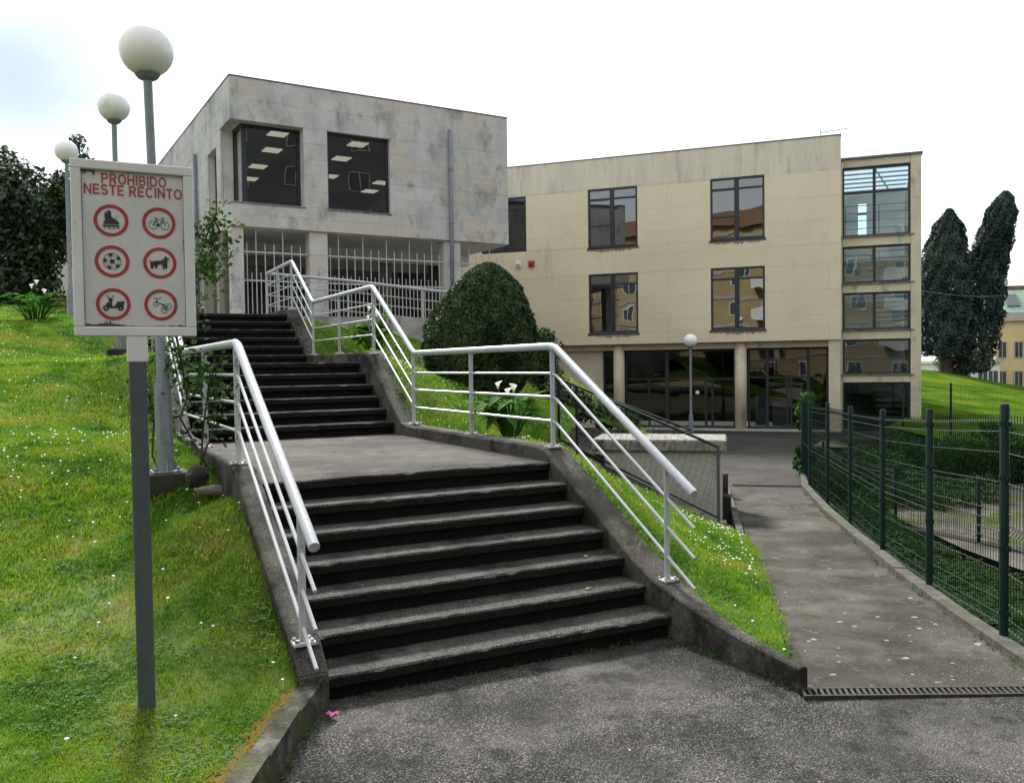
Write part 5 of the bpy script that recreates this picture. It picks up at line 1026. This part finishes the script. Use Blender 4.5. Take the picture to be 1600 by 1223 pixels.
def scatter(name, label, cat, lawn, dens, sources, smin, smax, seed):
    me = lawn.data.copy(); me.name = name; o = link(bpy.data.objects.new(name, me)); tag(o, label, cat, None, 'stuff')
    at = me.attributes.new('dens', 'FLOAT', 'POINT'); at.data.foreach_set('value', [dens(v.co.x, v.co.y) for v in me.vertices])
    ng = bpy.data.node_groups.new(name, 'GeometryNodeTree'); ng.interface.new_socket('Geometry', in_out='INPUT', socket_type='NodeSocketGeometry'); ng.interface.new_socket('Geometry', in_out='OUTPUT', socket_type='NodeSocketGeometry')
    N = ng.nodes.new; L = ng.links.new; gi, go = N('NodeGroupInput'), N('NodeGroupOutput'); dp = N('GeometryNodeDistributePointsOnFaces'); dp.inputs['Seed'].default_value = seed
    na = N('GeometryNodeInputNamedAttribute'); na.data_type = 'FLOAT'; na.inputs['Name'].default_value = 'dens'; L(gi.outputs[0], dp.inputs['Mesh']); L(na.outputs['Attribute'], dp.inputs['Density'])
    ip = N('GeometryNodeInstanceOnPoints'); jn = N('GeometryNodeJoinGeometry')
    for so in sources:
        oi = N('GeometryNodeObjectInfo'); oi.inputs['Object'].default_value = so; oi.inputs['As Instance'].default_value = True; L(oi.outputs['Geometry'], jn.inputs[0])
    L(jn.outputs[0], ip.inputs['Instance']); ip.inputs['Pick Instance'].default_value = True
    rr_ = N('FunctionNodeRandomValue'); rr_.data_type = 'FLOAT_VECTOR'; rr_.inputs[0].default_value = (-.15,-.15,0); rr_.inputs[1].default_value = (.15,.15,6.283)
    rs = N('FunctionNodeRandomValue'); rs.data_type = 'FLOAT'; rs.inputs[2].default_value = smin; rs.inputs[3].default_value = smax
    L(dp.outputs['Points'], ip.inputs['Points']); L(rr_.outputs[0], ip.inputs['Rotation']); L(rs.outputs[1], ip.inputs['Scale']); L(ip.outputs[0], go.inputs[0])
    md = o.modifiers.new('scatter', 'NODES'); md.node_group = ng; return o
near_t = [source('grass_tuft', blade_tuft(16,.022,.0040,.055,k,1.0), 'grass') for k in (1,2,3)]
far_t = [source('grass_tuft', blade_tuft(16,.032,.008,.10,k,.8), 'grass') for k in (4,5)]
clov = [source('clover_tuft', clover_tuft(8,.022,.0085,.06,k), 'clover') for k in (6,7)]
dais = [source('daisy', daisy_mesh(), 'daisy')]
from mathutils import noise as mno
def nn2(x, y, s): return mno.noise(Vector((x*s, y*s, 3.7)))
def dn_near(x, y):
    if math.hypot(x+1.78, y-4.14) < .2: return 150
    r_ = math.hypot(x, y); return (2300 if r_ < 6 else max(0, 2300*(1-(r_-6)/4)))*(.55+.65*max(-.75, min(1, 2.2*nn2(x,y,2.3))))
def dn_far(x, y):
    r_ = math.hypot(x, y); return 0 if r_ < 5.5 else (520 if r_ < 16 else 300)*min(1, (r_-5.5)/2)
def dn_clover(x, y):
    r_ = math.hypot(x, y); return max(0, 900*(nn2(x+9,y-4,2.4)+.35*nn2(x,y,.6)+.18)) if r_ < 8.5 else 0
def dn_daisy_l(x, y):
    r_ = math.hypot(x, y); v = nn2(x-3,y+6,.55)+.5*nn2(x,y,2.1); return (max(.5, 14*(v+.1)) if r_ < 7 else max(1, 75*(v+.05)) if r_ < 20 else 6)
def dn_daisy_r(x, y): v = nn2(x+3,y,.9)+.5*nn2(x,y,2.3); return max(3, 260*(v+.08))
for lawn, lb, dd, sd_ in ((lawn_left, 'on the big lawn left of the stairs', dn_daisy_l, 1), (lawn_right, 'on the bank right of the stairs', dn_daisy_r, 5)):
    scatter('grass', 'short mown grass '+lb, 'grass', lawn, dn_near, near_t, .7, 1.25, sd_)
    scatter('grass', 'short grass farther off '+lb, 'grass', lawn, dn_far, far_t, .7, 1.3, sd_+1)
    scatter('clover', 'clover and weeds in the grass '+lb, 'clover', lawn, dn_clover, clov, .7, 1.3, sd_+2)
    scatter('daisies', 'small white daisies '+lb, 'daisies', lawn, dd, dais, .8, 1.5, sd_+3)

ivy_t = [source('ivy_tuft', clover_tuft(12,.10,.045,.22,k), 'ivy_leaf') for k in (11,12)]
scatter('ground_ivy', 'dark ground ivy and weeds covering the strip behind the green fence', 'ivy', garden, lambda x, y: 26*(.8+nn2(x,y,.8)), ivy_t, .6, 1.3, 21)
# ------------------------------------------------------------------ far buildings
def far_windows(o, xs, zs, w_, h, y, fm='far_white', pm='glass_dark'):
    for x in xs:
        for z in zs:
            s = MB(); t = .06; s.box(x-w_/2,x+w_/2,y-.05,y+.02,z,z+t); s.box(x-w_/2,x+w_/2,y-.05,y+.02,z+h-t,z+h); s.box(x-w_/2,x-w_/2+t,y-.05,y+.02,z+t,z+h-t); s.box(x+w_/2-t,x+w_/2,y-.05,y+.02,z+t,z+h-t); s.box(x-.02,x+.02,y-.045,y+.02,z+t,z+h-t)
            f_ = part('window', s, fm, o, abs_z=False); s = MB(); s.box(x-w_/2+.03,x+w_/2-.03,y-.03,y-.02,z+.03,z+h-.03); part('pane', s, 'glass_pane', f_, abs_z=False)
mat('glass_pane', [(.3,(.03,.035,.042)), (.7,(.06,.068,.078))], .7, .08, spec=.6)
o = thing('ochre_house', 'ochre house with pale green metal roof at the right picture edge', 'building', (34.7,62,-1.2), R(-8))
s = MB(); s.box(0,14,0,9,0,5.75); part('wall', s, 'far_ochre', o, abs_z=False)
s = MB(); s.box(-.25,14.2,-.3,.0,5.75,6.35); part('cornice', s, 'far_grey', o, abs_z=False)
s = MB(); s.hexa([(-.25,-.3,6.352),(14.2,-.3,6.352),(14.2,5,6.352),(-.25,5,6.352),(.6,2.2,8.1),(13.4,2.2,8.1),(13.4,3,8.1),(.6,3,8.1)]); rf = part('roof', s, 'far_green_roof', o, abs_z=False)
for x in (.9,2.6,4.4): s = MB(); s.hexa([(x,.25,6.85),(x+.9,.25,6.85),(x+.9,.35,6.80),(x,.35,6.80),(x+.2,1.55,7.78),(x+1.1,1.55,7.78),(x+1.1,1.65,7.70),(x+.2,1.65,7.70)]); part('skylight', s, 'glass_pane', rf, abs_z=False)
s = MB(); s.box(0,14,3,9,8.1,8.5); part('ridge', s, 'roof_tile', rf, abs_z=False); s = MB(); s.box(1.3,1.75,3.2,3.7,8.5,9.2); part('chimney', s, 'far_red', rf, abs_z=False)
far_windows(o, (.45,1.55,2.7,3.9), (1.0,3.1), .62, 1.2, 0, 'far_grey')
o = thing('white_house', 'low white house with white window frames seen under the cypresses', 'building', (29.3,60,-1.0), 0); s = MB(); s.box(0,4.6,0,5,0,2.6); part('wall', s, 'far_white', o, abs_z=False); s = MB(); s.box(-.2,4.8,-.2,5,2.6,2.8); part('roof', s, 'far_grey', o, abs_z=False); far_windows(o, (1.3,2.2,3.4,4.1), (.9,), .8, 1.2, 0)
o = thing('red_house', 'red and white house far behind beside the stair tower', 'building', (26.9,66,-1.0), 0); s = MB(); s.box(0,4,0,5,0,2.2); part('wall', s, 'far_white', o, abs_z=False); s = MB(); s.box(0,4,0,5,2.202,4.4); part('upper_wall', s, 'far_red', o, abs_z=False); far_windows(o, (.9,2.2), (2.5,), .9, 1.1, 0); s = MB(); s.box(-.1,4.1,-.1,5.1,4.4,4.6); part('roof', s, 'roof_tile', o, abs_z=False)
o = thing('brown_roofed_house', 'house with brown tiled roof behind the trees at the far left', 'building', (-27,33,1.5), R(6)); s = MB(); s.box(0,9,0,8,0,5.8); part('wall', s, 'far_grey', o, abs_z=False); s = MB(); s.hexa([(-.4,-.4,5.8),(9.4,-.4,5.8),(9.4,8.4,5.8),(-.4,8.4,5.8),(2.5,3.5,9.2),(6,3.5,9.2),(6,4.5,9.2),(2.5,4.5,9.2)]); part('roof', s, 'roof_tile', o, abs_z=False)
o = thing('garden_shed', 'low shed with brown sloping roof between the trees at the far left', 'shed', (-15.2,29,3.2), R(10)); s = MB(); s.box(0,3.4,0,3,0,.9); part('wall', s, 'far_red', o, abs_z=False); s = MB(); s.hexa([(-.2,-.2,.9),(3.6,-.2,.6),(3.6,3.2,.6),(-.2,3.2,.9),(-.2,-.2,1.3),(3.6,-.2,.68),(3.6,3.2,.68),(-.2,3.2,1.3)]); part('roof', s, 'roof_tile', o, abs_z=False)
# the apartment house across the street behind the camera, seen mirrored in the windows
o = thing('apartment_house', 'ochre apartment house across the street, mirrored in the windows', 'building', (-46,-26,-.5), 0)
s = MB(); s.box(0,56,-10,0,0,16); part('wall', s, 'apartment', o, abs_z=False); s = MB(); s.hexa([(-.6,-10.6,16),(56.6,-10.6,16),(56.6,.6,16),(-.6,.6,16),(2,-6,18.6),(54,-6,18.6),(54,-4,18.6),(2,-4,18.6)]); part('roof', s, 'roof_tile', o, abs_z=False)
for k in range(5):
    for i in range(14):
        x = 2.2+i*4; z = .9+k*3.05; s = MB(); s.box(x-.75,x+.75,.0,.06,z,z+1.5); f_ = part('window', s, 'far_white', o, abs_z=False); s = MB(); s.box(x-.66,x-.04,.06,.065,z+.09,z+1.41); s.box(x+.04,x+.66,.06,.065,z+.09,z+1.41); part('pane', s, 'glass_pane', f_, abs_z=False)
        if i % 3 == 1 and k > 0: s = MB(); s.box(x-1.3,x+1.3,.0,1.0,z-.35,z-.2); s.box(x-1.3,x+1.3,.95,1.0,z-.2,z+.65); part('balcony', s, 'far_white', o, abs_z=False)
    s = MB(); s.box(0,56,.0,.08,2.75+k*3.05,3.0+k*3.05); part('floor_band', s, 'far_grey', o, abs_z=False)
o = thing('apartment_block', 'grey apartment house diagonally behind, mirrored in the stone building', 'building', (11.7,-26.5,-.5), R(47))
s = MB(); s.box(-4,52,-9,0,0,23.5); part('wall', s, 'apartment_dark', o, abs_z=False); s = MB(); s.box(-4.4,52.4,-9.4,.4,23.5,23.9); part('roof', s, 'roof_tile', o, abs_z=False)
o.location = (11.7,-26.5,-.5); o.rotation_euler.z = R(47)
for k in range(7):
    for i in range(12):
        x = -1+i*4.2; z = .9+k*2.95; s = MB(); s.box(x-.8,x+.8,.0,.06,z,z+1.5); f_ = part('window', s, 'far_grey', o, abs_z=False); s = MB(); s.box(x-.7,x-.04,.06,.065,z+.09,z+1.41); s.box(x+.04,x+.7,.06,.065,z+.09,z+1.41); part('pane', s, 'glass_pane', f_, abs_z=False)
# overhead cable from the stair tower to the right
s = MB(); a, b = np.array([12.52,26.45,3.98]), np.array([33.0,56,6.2]); s.tube([a+(b-a)*t-np.array([0,0,1.0*t*(1-t)]) for t in np.linspace(0,1,12)], .006, 5); c_ = part('overhead_cable', s, 'pipe_grey'); tag(c_, 'thin overhead cable running right from the stair tower', 'cable')
for o in bpy.data.objects:
    if o.get('kind') == 'structure': o['label'] = o.get('label') or o.name.split('.')[0].replace('_', ' ')
